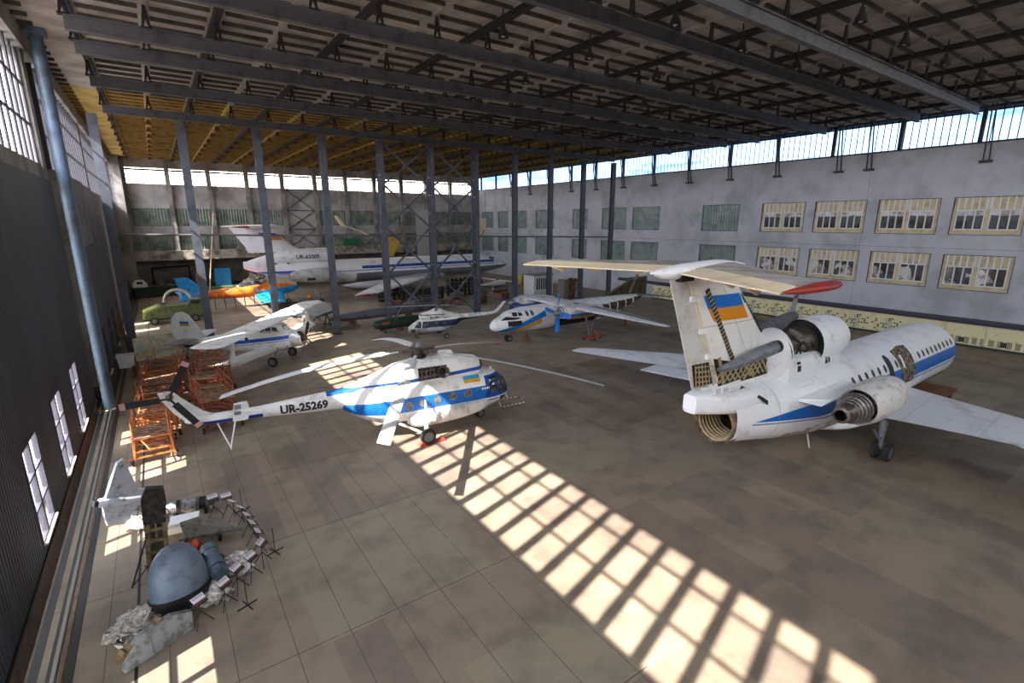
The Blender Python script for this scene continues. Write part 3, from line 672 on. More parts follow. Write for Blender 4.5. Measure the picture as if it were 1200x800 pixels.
# ================================================================== stripped trijet on the right
def build_trijet():
    t = thing('airliner', 'stripped white trijet airliner without nose, T-tail towards the camera, on the right', 'aeroplane', (18, 11, 0), 0)
    skin = mat('trijet_skin', S(241, 243, 244), .36, ns=.9, lo=.5, hi=.85, col2=S(184, 178, 170), bump=.04, bs=2, layers=[
        (S(14, 104, 192), lambda x, y, z, n: (z < E.op('MINIMUM', 4.0 + (x - 1.2) * .05, 4.12)) & (z > E.op('MAXIMUM', 3.98 - (x - 1.2) * .13, 3.4)) & (x > 1.)),
        (S(30, 84, 160), lambda x, y, z, n: (z < E.op('MAXIMUM', 3.9 - (x - 1.2) * .13, 3.28)) & (z > E.op('MAXIMUM', 3.85 - (x - 1.2) * .13, 3.21)) & (x > 1.)),
        (S(180, 166, 140), lambda x, y, z, n: (z < 2.6 + n * .5) & (x < 8) & (x > -.5) & (n > .45)),
        (S(150, 150, 150), lambda x, y, z, n: ((x - 17.2).abs() < .015) | ((x - 12.1).abs() < .01) | ((x - 2.6).abs() < .012))])
    fz = MB().loft([(.05, 4.05, .98, 1.3, .98, 2.3), (1.2, 4.05, 1.15, 1.3, 1.2, 2.2), (3., 3.95, 1.45, 1.4, 1.5), (5., 3.8, 1.68, 1.52, 1.72), (7.5, 3.6, 1.86, 1.74, 1.86), (10, 3.5, 1.9, 1.87, 1.9), (14, 3.5, 1.9, 1.9, 1.9), (23.4, 3.5, 1.9, 1.9, 1.9), (24.3, 3.5, 1.84, 1.84, 1.84)], 40, (False, True))
    F = fz.bvh(); fus = fz.obj('fuselage', skin, t, 50)
    MB().loft([(-1.8, 5.12, .3, .34, .4, 5), (-1.2, 5.05, .5, .42, .44, 4), (-.2, 4.95, .85, .48, .52, 3), (.6, 4.85, .98, .54, .6, 2.6), (1.8, 4.7, 1.05, .68, .7, 2.2), (3.2, 4.5, .9, .82, .6, 2.), (5, 4.3, .5, .9, .4)], 24).obj('tail_cover', skin, t, 50)
    # exhaust mouth with ribbed inside
    ex = MB().lathe([(.3, .98), (-.12, .9), (-.16, .84), (.2, .8), (2.4, .78), (2.45, .05)], (1, 0, 0), (.1, 0, 3.88), 32).obj('tail_exhaust', mat('ribbed_exhaust', S(150, 128, 98), .6, metal=.2, ns=2, col2=S(60, 48, 36), lo=.35, hi=.65), t, 50)
    rg = MB()
    for q in range(7): rg.lathe([(0, .8), (.03, .73), (.06, .8)], (1, 0, 0), (.1 + q * .22, 0, 3.88), 28)
    rg.obj('inner_rings', M_lattice, ex, 30)
    # open centre-engine duct on the spine
    duct = mat('duct_skin', S(241, 243, 244), .36, ns=1.2, lo=.5, hi=.85, col2=S(186, 180, 172))
    X = -.75; kk = .93
    LO = lambda secs: [(q[0] + X, 6.35 + (q[1] - 6.35) * kk, q[2] * kk, q[3] * kk, q[4] * kk) + tuple(q[5:]) for q in secs]
    MB().loft(LO([(7.35, 6.3, 1.15, 1.3, 1.25), (8.3, 6.35, 1.2, 1.28, 1.25), (9.6, 6.4, 1.16, 1.18, 1.15), (10.3, 6.4, 1.06, 1.06, 1.05), (10.55, 6.4, .92, .92, .92)]), 30, (False, False)).obj('intake_cowl', duct, t, 50)
    MB().lathe([(0, .86), (-.1, .82), (-1.6, .74), (-1.62, .02)], (1, 0, 0), (10.55 + X, 0, 6.4), 24).obj('intake_throat', M_dark, t, 50)
    MB().loft(LO([(3.9, 6.0, .5, .8, .5), (4.05, 6.0, .8, 1.1, .7), (4.3, 6.05, 1.0, 1.34, 1.0), (4.75, 6.1, 1.08, 1.42, 1.1)]), 26, (True, False)).obj('duct_fairing', duct, t, 50)
    ped = MB().loft(LO([(4.5, 5.5, 1.08, .75, .8, 3.), (6, 5.5, 1.12, .75, .8, 3.), (8, 5.4, 1.1, .7, .8, 3.), (10., 5.2, .8, .5, .6, 2.5), (11.4, 5.1, .3, .3, .3)]), 26); PB = ped.bvh(); ped.obj('duct_pedestal', duct, t, 50)
    en = MB().lathe([(4.6 + X, .3), (4.8 + X, .58), (5.6 + X, .62), (5.7 + X, .46), (6.3 + X, .46), (6.4 + X, .7), (7.5 + X, .74), (7.55 + X, .1)], (1, 0, 0), (0, 0, 6.45), 24).obj('centre_engine', M_engine, t, 40)
    pp = MB()
    for q in range(16):
        a = rnd.uniform(0, 2 * PI); x = 4.7 + X + q * .17; pp.tube([(x, .66 * math.cos(a), 6.45 + .66 * math.sin(a)), (x + .25, .8 * math.cos(a + .5), 6.45 + .8 * math.sin(a + .5)), (x + .1, .68 * math.cos(a + 1.2), 6.45 + .68 * math.sin(a + 1.2))], .05, 6)
    pp.obj('engine_pipes', M_dark, en)
    MB().lathe([(0, 1.0), (.02, .1)], (1, 0, 0), (4.6 + X, 0, 6.3), 24).obj('bulkhead', M_black, t)
    MB().lathe([(0, 1.06), (.02, .1)], (1, 0, 0), (7.6 + X, 0, 6.35), 24).obj('bulkhead', M_black, t)
    for r_ in (rect(4.4, 4.7, 5.55, 5.98), rect(7.05, 7.28, 5.5, 5.85), rect(7.38, 7.58, 5.5, 5.85)): decal('access_opening', [r_], PB, -1, M_dark, t, .012)
    # fin, rudder, tailplane
    fsk = mat('fin_skin', S(239, 237, 231), .42, ns=.8, lo=.5, hi=.85, col2=S(190, 184, 174), layers=[(S(180, 176, 168), lambda x, y, z, n: ((z - 8.1).abs() < .015) | ((x + z * .7 - 6.2).abs() < .015))])
    fn = MB().foil([(4.9, 0, 5.2, 6.0, .1), (3.6, 0, 6.9, 4.7, .1), (2.87, 0, 7.5, 4.45, .1), (.03, 0, 10.2, 2.75, .1)], vert=True)
    FB = fn.bvh(); fin = fn.obj('tail_fin', fsk, t, 40)
    rd = MB()
    for zz, xh, xt in ((5.75, -.35, -1.7), (10.15, -2.72, -3.62)): pass
    rd.rings([[(xh, .16 - .06 * k, zz), (xt, .02, zz), (xt, -.02, zz), (xh, -.16 + .06 * k, zz)] for k, (zz, xh, xt) in enumerate(((5.7, -.35, -1.75), (10.1, -2.72, -3.6)))])
    rud = rd.obj('rudder', mat('rudder_skin', S(206, 202, 194), .5, ns=1., col2=S(166, 158, 148), lo=.45, hi=.75), t)
    RB = rd.bvh(); decal('bare_ribs', [[(-1.66, 5.75), (-.6, 5.75), (-1.0, 6.7), (-1.95, 6.7)]], RB, -1, M_dark, rud, .01)
    lt = MB()
    for q in range(5):
        lt.beam((-1.7 + q * .22, -.16, 5.75), (-1.8 + q * .2, -.12, 6.65), .02, .05)
        lt.beam((-1.85 + .04 * q, -.14, 6.6 - q * .2), (-.7 - .05 * q, -.17, 6.5 - q * .2), .02, .05)
    lt.obj('ribs', M_lattice, rud)
    MB().beam((-.3, -.12, 5.75), (-2.65, -.1, 10.0), .12, .1).obj('hinge_strip', M_cream, fin)
    for q in (.25, .5, .8): MB().b(-.35 - 2.3 * q - .3, -.35 - 2.3 * q + .1, -.2, .0, 5.75 + 4.3 * q, 5.95 + 4.3 * q).obj('hinge_bracket', M_white, fin)
    fl = decal('flag', [[(-1.65, 9.32), (.62, 9.28), (.98, 8.78), (-1.3, 8.8)]], FB, -1, mat('flag_blue', S(4, 112, 206), .5), fin, .012)
    decal('orange_half', [[(-1.3, 8.8), (.98, 8.78), (1.4, 8.22), (-.88, 8.28)]], FB, -1, mat('flag_orange', S(226, 144, 16), .5), fl, .012)
    decal('bare_lattice', [[(-.15, 5.5), (3.3, 5.52), (3.5, 6.2), (2.9, 6.85), (1.2, 6.3), (-.6, 6.75)]], FB, -1, M_dark, fin, .012)
    decal('bare_leading_edge', [[(2.8, 7.45), (2.55, 7.42), (.75, 9.3), (.95, 9.35)]], FB, -1, M_dark, fin, .012)
    lt = MB()
    def ypos(x, z):
        h, *_ = FB.ray_cast(Vector((x, -9, z)), Vector((0, 1, 0))); return (h.y if h else -.25) - .03
    for q in range(13):
        x0 = -.5 + q * .34
        for s in (1, -1):
            a, b_ = (x0, 5.65), (x0 + s * .75, 6.45)
            if -.55 < b_[0] < 3.3: lt.beam((a[0], ypos(*a), a[1]), (b_[0], ypos(*b_), b_[1]), .03, .07)
    lt.beam((-.3, ypos(-.3, 6.75) - .02, 6.75), (.1, ypos(.1, 5.6) - .02, 5.6), .05, .14)
    for a, b_ in (((1.4, 5.6), (2.6, 6.7)), ((2.3, 6.7), (3.2, 5.6)), ((1.3, 6.3), (2.1, 5.6))): lt.beam((a[0], ypos(*a) - .02, a[1]), (b_[0], ypos(*b_) - .02, b_[1]), .04, .1)
    lt.obj('lattice_ribs', M_lattice, fin)
    sp = MB(); sp2 = MB()
    for q in range(22):
        f0, f1 = q / 22, (q + .55) / 22; P = lambda f: (-1.5 + 2.3 * f, 9.55 - 3.3 * f)
        (xa, za), (xb, zb) = P(f0), P(f1); sp.beam((xa, ypos(xa, za), za), (xb, ypos(xb, zb), zb), .05, .2)
        (xa, za), (xb, zb) = P(f1), P(f0 + 1 / 22); sp2.beam((xa, ypos(xa, za), za), (xb, ypos(xb, zb), zb), .04, .2)
    s_ = sp.obj('stripped_rib_strip', M_black, fin); sp2.obj('rib_flanges', M_lattice, s_)
    pt = MB().tube([(-.9, -.5, 6.45), (0, -.72, 6.6), (1.3, -.85, 6.82), (2.35, -.92, 6.96)], [.08, .2, .27, .28], 16, caps=False).obj('air_duct', M_grey, t, 50)
    MB().lathe([(-.2, .25), (.12, .25), (.12, .19), (-.1, .17), (-.12, .01)], (-.3, -.85, .42), (2.3, -1.02, 7.02), 18).obj('mouth', mat('duct_mouth', S(58, 56, 56), .6), pt, 50)
    top = mat('weathered_tailplane_top', S(176, 168, 158), .7, ns=1.6, stretch=(1, .3, 1), col2=S(128, 118, 108), lo=.4, hi=.65)
    ZS = 10.38
    for s, nm in ((1, 'left'), (-1, 'right')):
        MB().foil([(.5, 0, ZS, 3.0, .1), (-4.0, s * 5.15, ZS + .05, 1.55, .1)]).obj('tailplane', top, t, 40)
        e = MB()
        e.rings([[(x0, y, ZS + .07 + dz), (x1, y, ZS - .06 + dz), (x1, y, ZS - .1 + dz), (x0, y, ZS - .12 + dz)] for x0, x1, y, dz in ((-2.4, -3.7, s * .5, 0), (-5.45, -6.15, s * 5.1, .05))])
        el = e.obj('elevator', M_cream, t)
        for q in (.2, .5, .75):
            x = -3.0 - 2.9 * q; y = s * (.5 + 4.6 * q); MB().prism([(x - .5, ZS - .05), (x + .5, ZS - .05), (x + .1, ZS - .28)], y - .04, y + .04, 'y').obj('hinge_fairing', M_cream, el)
        if s < 0: MB().loft([(-6.2, ZS + .02, .03, .03, .03, 2, -5.2), (-5.5, ZS + .03, .12, .1, .1, 2, -5.3), (-4.4, ZS + .05, .26, .12, .12, 2, -5.3), (-3.6, ZS + .05, .2, .1, .1, 2, -5.2), (-3.2, ZS + .05, .03, .03, .03, 2, -5.1)], 14).obj('red_tip', M_red, t, 50)
    MB().loft([(-4.6, ZS - .05, .03, .03, .03), (-4.0, ZS - .08, .2, .16, .2), (-2.8, ZS - .06, .32, .26, .3), (-1, ZS, .3, .26, .26), (1.0, ZS, .05, .05, .05)], 16).obj('tailplane_fairing', duct, t, 50)
    MB().b(-3.3, -2.6, -.3, .1, 9.98, 10.28).obj('open_hinge_box', M_dark, t)
    # side engines
    for s in (-1, 1):
        yc = s * 3.2; ZE = 4.4; K = lambda pr: [(7.0 + (q - 7.0) * .76, r_ * .76) for q, r_ in pr]
        nc = MB().lathe(K([(4.7, 1.02), (5.6, 1.14), (7.2, 1.18), (8.8, 1.1), (9.5, .95), (9.58, .84), (9.4, .78), (7.5, .76), (4.75, .97), (4.7, 1.02)]), (1, 0, 0), (0, yc, ZE), 36).obj('engine_nacelle', mat('nacelle_skin_%d' % s, S(231, 227, 221), .45, ns=1.6, col2=S(172, 160, 146), lo=.45, hi=.75, stretch=(1, 3, 1)), t, 50)
        cr = MB().lathe(K([(2.7, .3), (2.75, .44), (3.3, .54), (3.5, .56), (3.52, .62), (4.1, .7), (4.12, .76), (4.6, .8), (5.2, .78), (5.3, .5)]), (1, 0, 0), (0, yc, ZE - .02), 28).obj('engine_core', M_engine, nc, 30)
        MB().lathe(K([(2.75, .38), (3.6, .3), (3.62, .02)]), (1, 0, 0), (0, yc, ZE - .02), 20).obj('core_mouth', M_black, cr, 50)
        rg = MB()
        for q, x in enumerate((3.7, 4.0, 4.3, 4.6)): rg.lathe(K([(x, .64 + q * .05), (x + .04, .7 + q * .05), (x + .08, .64 + q * .05)]), (1, 0, 0), (0, yc, ZE - .02), 26)
        for q in range(8): a = 2 * PI * q / 8; rg.tube([(4.4, yc + .44 * math.cos(a), ZE + .44 * math.sin(a)), (5.5, yc + .64 * math.cos(a + .3), ZE + .64 * math.sin(a + .3))], .022, 5)
        rg.obj('core_rings', M_steel, cr, 40)
        MB().lathe(K([(5.6, .72), (5.65, .98)]), (1, 0, 0), (0, yc, ZE), 28).obj('bypass_plate', M_black, nc)
        MB().lathe(K([(8.2, .75), (8.25, .02)]), (1, 0, 0), (0, yc, ZE), 28).obj('fan_face', M_dark, nc)
        MB().rings([[(3.9, s * 1.45, ZE + .04), (4.1, s * 2.3, ZE - .0), (8.0, s * 2.4, ZE + .02), (8.2, s * 1.6, ZE + .04)], [(3.9, s * 1.45, ZE + .16), (4.7, s * 2.45, ZE + .2), (7.8, s * 2.5, ZE + .24), (8.1, s * 1.5, ZE + .26)]]).obj('engine_pylon', duct, t)
    # wing
    wsk = mat('wing_skin', S(221, 223, 227), .3, ns=.7, col2=S(170, 168, 166), lo=.5, hi=.8, layers=[(S(168, 168, 170), lambda x, y, z, n: (y.abs().mod(2.9) < .025))])
    for s in (-1, 1):
        w = MB().foil([(18.8, s * 1.2, 1.95, 6.9, .13), (18.2, s * 3.5, 2.0, 5.8 if s < 0 else 6.3, .12), (17.3, s * 7., 2.05, 4.3 if s < 0 else 5.3, .11), (13.2, s * 12.5, 2.1, 2.9 + .8, .1), (9.5, s * 17.0, 2.15, 1.9, .1), (9.0, s * 17.4, 2.15, 1.3, .08)], n=12).obj('wing', wsk, t, 40)
        if s > 0: MB().rings([[(12.3, s * 1.8, 2.0), (11.2, s * 1.8, 1.85), (11.2, s * 1.8, 1.78), (12.3, s * 1.8, 1.75)], [(10.6, s * 11.2, 2.05), (8.6, s * 11.2, 1.95), (8.6, s * 11.2, 1.9), (10.6, s * 11.2, 1.9)]]).obj('flap', wsk, w)
    MB().loft([(8.6, 1.6, .2, .2, .15), (10.2, 1.7, 1.5, .5, .4), (13, 1.75, 1.9, .6, .5), (17.5, 1.75, 1.85, .6, .5), (19.6, 1.75, .9, .4, .3), (20.4, 1.75, .2, .2, .1)], 24).obj('belly_fairing', skin, t, 50)
    for s in (-1, 1):
        g = MB().tube([(11.3, s * 2.5, .55), (11.5, s * 2.4, 1.2), (11.7, s * 2.3, 2.0)], [.11, .13, .16], 10).tube([(11.3, s * 2.5, .9), (12.8, s * 2.2, 1.9)], .07, 8).tube([(11.2, s * 2.5, 1.0), (10.3, s * 2.4, 1.85)], .06, 8).obj('landing_gear_leg', M_grey, t, 50)
        MB().tube([(11.15, s * 2.52, .55), (10.95, s * 2.5, .9), (11.3, s * 2.5, 1.2)], .035, 6).obj('torque_link', M_steel, g)
        for d in (-.27, .27): wheel(t, (11.3, s * 2.6 + d, .5), .5, .26)
    MB().tube([(6.6, -.9, 2.0), (7.0, -.9, 1.2)], .045, 6).obj('tail_prop', M_white, t)
    # windows, exit, torn hatch, blister
    for s in (-1, 1):
        for q in range(7): decal('cabin_window', [ell(8.2 + q * .76, 4.42, .16, .2, 12)], F, s, M_glass, t, .012)
        for q in range(9): decal('cabin_window', [ell(17.7 + q * .72, 4.42, .16, .2, 12)], F, s, M_glass, t, .012)
        ed = decal('exit_opening', [[(13.15, 3.7), (13.75, 3.7), (13.75, 4.75), (13.6, 4.95), (13.3, 4.95), (13.15, 4.75)]], F, s, M_black, t, .012)
        for x in (14.3, 15.0): decal('cabin_window', [ell(x, 4.42, .13, .2, 12)], F, s, M_glass, t, .025)
    hb = decal('torn_skin_hatch', [[(14.75, 3.15), (16.7, 3.15), (16.75, 5.05), (15.9, 5.1), (14.55, 5.0)]], F, -1, mat('bare_frames', S(150, 134, 110), .7, ns=7, col2=S(44, 36, 30), lo=.42, hi=.55), t, .014)
    hr = MB()
    for x in (14.8, 15.3, 15.85, 16.4): hr.beam((x, -1.92, 3.2), (x, -1.3, 5.0), .05, .08)
    for z, y in ((3.4, 1.93), (4.0, 1.86), (4.6, 1.62)): hr.beam((14.6, -y, z), (16.7, -y, z), .05, .06)
    decal('skin_patch', [rect(15.05, 15.3, 4.1, 4.75)], F, -1, skin, hb, .03)
    MB().loft([(3.6, 4.95, .02, .02, .02, 2, -1.05), (4.4, 4.98, .2, .14, .2, 2, -1.05), (5.4, 4.95, .26, .14, .2, 2, -1.05), (6., 4.9, .05, .05, .05, 2, -1.05)], 14).obj('blister', duct, t, 50)
    decal('vent_slots', [rect(-.35, -.27, 4.98, 5.1), rect(-.2, -.12, 4.98, 5.1)], F, -1, M_dark, t, .03)
    sc = MB()
    for q in range(4): sc.b(-1.1 + .5 * q, -1.05 + .5 * q, -.6, -.55, 5.4, 5.75)
    sc.beam((-1.3, -.6, 5.75), (.6, -.6, 5.78), .06, .06); sc.beam((-1.2, -.6, 5.45), (.6, -.62, 5.5), .05, .05)
    sc.obj('torn_fillet_frames', M_white, t)
    decal('torn_skin', [[(.75, 5.25), (1.1, 5.3), (1.9, 4.75), (1.8, 4.6), (1.4, 4.9)]], F, -1, M_dark, t, .1)
    decal('cut_frames', [[(19.2, 2.3), (23.9, 2.6), (23.9, 1.95), (21, 1.9)]], F, -1, M_dark, t, .014)
    return t
build_trijet()
t = thing('support_trestle', 'brown timber trestle under the cut nose end of the white trijet', 'trestle', (39.6, 9.7, 0), 0)
for x in (-1, 1):
    for y in (-1, 1): MB().b(x - .15, x + .15, y - .15, y + .15, 0, 1.45).obj('leg', M_brown, t)
MB().b(-1.3, 1.3, -1.3, 1.3, 1.4, 1.59).obj('top', M_brown, t); MB().b(-1.2, 1.2, -1.16, -1.1, .5, .9).b(-1.2, 1.2, 1.1, 1.16, .5, .9).obj('rail', M_brown, t)
# ================================================================== twin turboprop, nose to the left
def build_turboprop():
    t = thing('turboprop_aeroplane', 'white twin turboprop with blue and yellow side stripes and stripped rear fuselage', 'aeroplane', (28.4, 41.05, 0), 180)
    lim = lambda x: 1.15 + (1.9 - x) * .42
    skin = mat('turboprop_skin', S(233, 233, 231), .42, ns=1., col2=S(178, 172, 164), lo=.5, hi=.8, layers=[
        (S(20, 120, 206), lambda x, y, z, n: (z < 1.9 - x * .3) & (z > 1.35 - x * .3) & (x < 2.2) & (x > -3.9)),
        (S(222, 158, 24), lambda x, y, z, n: (z < 1.35 - x * .3) & (z > .88 - x * .3) & (x < .9) & (x > -3.3)),
        (S(150, 148, 144), lambda x, y, z, n: (x.mod(2.4) < .02) & (n > .4)), (S(34, 34, 38), lambda x, y, z, n: (z < .98) & (x < -2.5) & (x > -13))])
    fz = MB().loft([(2.2, 1.8, .05, .05, .05), (2.05, 1.8, .38, .36, .34), (1.5, 1.82, .78, .72, .62), (.7, 1.95, 1.08, .9, .82), (.2, 2.1, 1.2, 1.05, 1.), (-.8, 2.2, 1.32, 1.15, 1.22), (-2, 2.25, 1.38, 1.22, 1.32), (-4, 2.27, 1.4, 1.25, 1.36), (-11, 2.3, 1.4, 1.25, 1.36),
                    (-13.5, 2.4, 1.3, 1.15, 1.25), (-16.5, 2.7, .95, .85, .85), (-19, 3.0, .55, .45, .4), (-20.4, 3.15, .25, .2, .2)], 32)
    F = fz.bvh(); fus = fz.obj('fuselage', skin, t, 50)
    for s in (-1, 1):
        for p in ([(.62, 2.78), (.2, 2.78), (.1, 3.08), (.42, 3.05)], [(.12, 2.78), (-.42, 2.78), (-.48, 3.12), (.02, 3.1)], [(-.52, 2.78), (-1.0, 2.8), (-.95, 3.05), (-.58, 3.12)]): decal('cockpit_window', [p], F, s, M_glass, t, .014)
        for x in (-1.55, -2.15): decal('cabin_window', [ell(x, 2.95, .17, .26, 12)], F, s, M_glass, t, .014)
        decal('anti_glare_panel', [[(1.35, 2.42), (-.4, 2.5), (-.75, 2.62), (.65, 2.75)]], F, s, M_black, t, .012)
    sg = decal('name_plate', [rect(-.75, .75, 1.85, 2.35)], F, 1, M_black, t, .02)
    decal('plate_marks', [[(.6 - .24 * i, 1.95), (.5 - .24 * i, 1.95), (.45 - .24 * i + .06 * (i % 3), 2.25), (.6 - .24 * i, 2.25)] for i in range(6)], F, 1, M_yel, sg, .015)
    wsk = mat('turboprop_wing_skin', S(221, 223, 225), .4, ns=1., col2=S(166, 164, 160), lo=.5, hi=.8, layers=[(S(88, 92, 96), lambda x, y, z, n: (y.abs() > 4.6) & (x < -6.75 + 0 * y) & (x > -7.6))])
    for s in (-1, 1):
        w = MB().foil([(-5.0, 0, 3.55, 3.5, .14), (-5.0, s * 4.6, 3.5, 3.4, .14)] + ([(-6.2, 14.2, 3.3, 1.3, .12), (-6.4, 14.6, 3.3, .9, .08)] if s > 0 else [(-5.1, -5.6, 3.48, 3.2, .14)]), n=10).obj('wing', wsk, t, 40)
        if s > 0: MB().rings([[(-7.6, s * 4.9, 3.5), (-8.6, s * 4.9, 3.42), (-8.6, s * 4.9, 3.36), (-7.6, s * 4.9, 3.3)], [(-7.1, s * 12, 3.38), (-7.75, s * 12, 3.34), (-7.75, s * 12, 3.3), (-7.1, s * 12, 3.26)]]).obj('flap', M_grey, w)
        nsk = mat('nacelle_paint_%d' % s, S(229, 229, 227), .42, ns=1., col2=S(170, 164, 156), layers=[
            (S(22, 120, 200), lambda x, y, z, n: (z < 3.05) & (z > 2.75) & (x > -7.8)), (S(224, 160, 30), lambda x, y, z, n: (z < 2.75) & (x > -7.8) & (x < -4.6))])
        nc = MB().loft([(-3.5, 3.25, .42, .42, .45, 2, s * 3.95), (-3.9, 3.25, .58, .58, .62, 2, s * 3.95), (-5.2, 3.2, .66, .66, .78, 2, s * 3.95), (-7.2, 3.15, .6, .62, .75, 2, s * 3.95), (-8.2, 3.15, .5, .55, .6, 2, s * 3.95), (-9.4, 3.25, .12, .2, .15, 2, s * 3.95)], 22).obj('engine_nacelle', nsk, t, 50)
        if s > 0:
            MB().b(-8.5, -7.9, 3.4, 4.5, 2.4, 3.0).tube([(-7.9, 4.5, 2.75), (-9.4, 4.4, 2.8)], .26, 10).obj('exposed_engine', M_engine, nc, 40)
        MB().lathe([(-3.55, .62), (-3.55, .5), (-3.8, .48), (-3.9, .6)], (1, 0, 0), (0, s * 3.95, 3.25), 22).obj('intake_ring', M_grey, nc, 50)
        sp = MB().lathe([(-3.6, .36), (-3.3, .36), (-2.9, .26), (-2.62, .03)], (1, 0, 0), (0, s * 3.95, 3.25), 18).obj('spinner', mat('spinner_metal_%d' % s, S(140, 142, 146), .35, metal=.5), nc, 60)
        for q in range(4):
            a = R((4 if s > 0 else 8) + 90 * q); c, q2 = math.cos(a), math.sin(a)
            rr = []
            for r_, ch, tw in ((.3, .26, 50), (.7, .5, 38), (1.3, .56, 26), (1.85, .48, 18), (1.97, .26, 16)):
                tw = R(tw); ctr = Vector((-3.2, s * 3.95 + r_ * q2, 3.25 + r_ * c)); tg = Vector((0, c, -q2)); u = tg * math.cos(tw) + Vector((1, 0, 0)) * math.sin(tw); n_ = Vector((1, 0, 0)) * math.cos(tw) - tg * math.sin(tw)
                rr.append([ctr + u * ch / 2, ctr + n_ * .04, ctr - u * ch / 2, ctr - n_ * .04])
            MB().rings(rr).obj('propeller_blade', M_blue if s > 0 else M_dblue, sp, 40)
        decal('blue_patch', [[(-6.6, s * 2.3), (-6.0, s * 3.3), (-7.3, s * 3.0)]], MB().foil([(-5.0, 0, 3.55, 3.5, .14), (-5.0, s * 4.6, 3.5, 3.4, .14)], n=10).bvh(), 1, M_dblue, w, .012, axis='z')
    # stripped rear
    for a in (rect(-13.2, -12.0, 1.4, 2.9), rect(-14.6, -13.4, 1.7, 3.0), rect(-16.2, -14.8, 2.0, 3.05), rect(-17.6, -16.4, 2.3, 3.1), rect(-19.6, -18, 2.6, 3.2)): decal('stripped_bay', [a], F, 1, mat('stripped_bay_%d' % int(-a[0][0]), S(92, 78, 52), .7, ns=3, col2=S(36, 32, 26), lo=.4, hi=.6), t, .014)
    decal('stripped_belly', [rect(-11.5, -5.2, 1.0, 2.1)], F, 1, M_dark, t, .014)
    decal('service_panel', [rect(-11.8, -10.6, 1.7, 2.9)], F, 1, M_white, t, .03)
    decal('faded_marks', [rect(x, x + .22, 2.6, 2.68) for x in (-11.2, -10.8, -10.4, -10.0)] + [rect(x, x + .08, 2.68, 2.95) for x in (-11.2, -10.7, -10.4, -9.9)] + [rect(x, x + .22, 2.95, 3.03) for x in (-11.2, -10.8, -10.4, -10.0)], F, 1, M_grey, t, .02, .1)
    fin = MB()
    fin.tube([(-13.4, 0, 3.5), (-17.4, 0, 5.0), (-18.2, 0, 5.4)], .09, 6)
    for q in range(6): x = -14.6 - q * 1.15; zt = min(5.6, 3.5 + (-13.4 - x) * .375); fin.beam((x, 0, 3.3), (x - .1, 0, zt), .1, .06)
    fin.b(-20.9, -17.3, -.05, .05, 5.35, 5.5); fin.b(-20.9, -20.75, -.07, .07, 3.2, 5.5)
    fo = fin.obj('fin_frame', M_olive, t)
    MB().prism([(-13.6, 3.4), (-18.2, 5.2), (-20.8, 5.4), (-20.8, 3.2)], -.03, .03, 'y').obj('fin_membrane', mat('yellowed_fin_skin', S(74, 62, 30), .6, ns=1.2, col2=S(44, 38, 22), lo=.4, hi=.6), fo)
    MB().foil([(-17.7, 0, 3.6, .55, .3), (-19.2, 0, 6.3, .45, .3)], vert=True).obj('fin_spar', M_grey, t, 40)
    MB().foil([(-19.2, 0, 5.75, 2.4, .06), (-19.6, 0, 6.35, 1.9, .06)], vert=True).obj('fin_tip', M_white, t, 40)
    for s in (-1, 1): MB().foil([(-18.8, s * .2, 3.35, 1.9, .1), (-19.9, s * 4.5, 3.45, .9, .08)]).obj('tailplane', M_grey, t, 40)
    # gear
    for d in (-.2, .2): wheel(t, (0, d, .36), .36, .2, 'nose_wheel')
    MB().tube([(0, 0, .4), (-.1, 0, 1.2)], .09, 8).tube([(0, -.2, .36), (0, .2, .36)], .06, 8).obj('nose_leg', M_grey, t)
    for s in (-1, 1):
        for d in (-.25, .25):
            if s < 0: wheel(t, (-7.6, s * 3.95 + d, .45), .45, .24)
        MB().tube([(-7.6, s * 3.95, .45 if s < 0 else .4), (-7.0, s * 3.95, 2.6)], .1, 8).tube([(-7.6, s * 3.95, .7), (-8.6, s * 3.95, 2.6)], .06, 8).obj('main_leg', M_grey, t)
build_turboprop()
for nm, lab, x, y, h in (('jack_stand', 'rust red jack stand beside the nose wheel of the turboprop', 30.1, 40.2, .98), ('jack_stand', 'rust red jack stand under the tail of the turboprop', 44.2, 39.6, 1.2)):
    t = thing(nm, lab, 'jack', (x, y, 0))
    for a in (0, 120, 240): MB().tube([(.45 * math.cos(R(a)), .45 * math.sin(R(a)), .03), (.08 * math.cos(R(a)), .08 * math.sin(R(a)), h * .7)], .04, 6).obj('leg', M_rust, t)
    MB().lathe([(.1, .1), (h * .75, .1), (h * .76, .05), (h, .05)], (0, 0, 1), (0, 0, 0), 12, (True, True)).obj('ram', M_rust, t, 40)
t = thing('tow_dolly', 'orange red tow dolly with a steel bar under the turboprop wing', 'dolly', (36.3, 36.9, 0), 20)
MB().b(-.9, .9, -.6, -.5, .2, .32).b(-.9, .9, .5, .6, .2, .32).b(-.9, -.8, -.6, .6, .2, .32).b(.8, .9, -.6, .6, .2, .32).beam((-.8, -.5, .3), (.8, .5, .3), .1).beam((.6, -.5, .3), (.2, 0, .95), .1).beam((.6, .5, .3), (.2, 0, .95), .1).obj('frame', M_chock, t)
MB().tube([(-1.2, -.3, .15), (.3, .2, 1.0)], .07, 8).obj('lift_bar', M_steel, t)
for a in (-.7, .7):
    for b_ in (-.62, .62): wheel(t, (a, b_, .16), .16, .1)
t = thing('wheel_chock', 'small orange chock in front of the turboprop nose wheel', 'wheel chock', (27.2, 41.0, 0))
MB().prism([(-.22, 0), (.22, 0), (.04, .2), (-.04, .2)], -.3, .3, 'y').obj('wedge', M_chock, t)

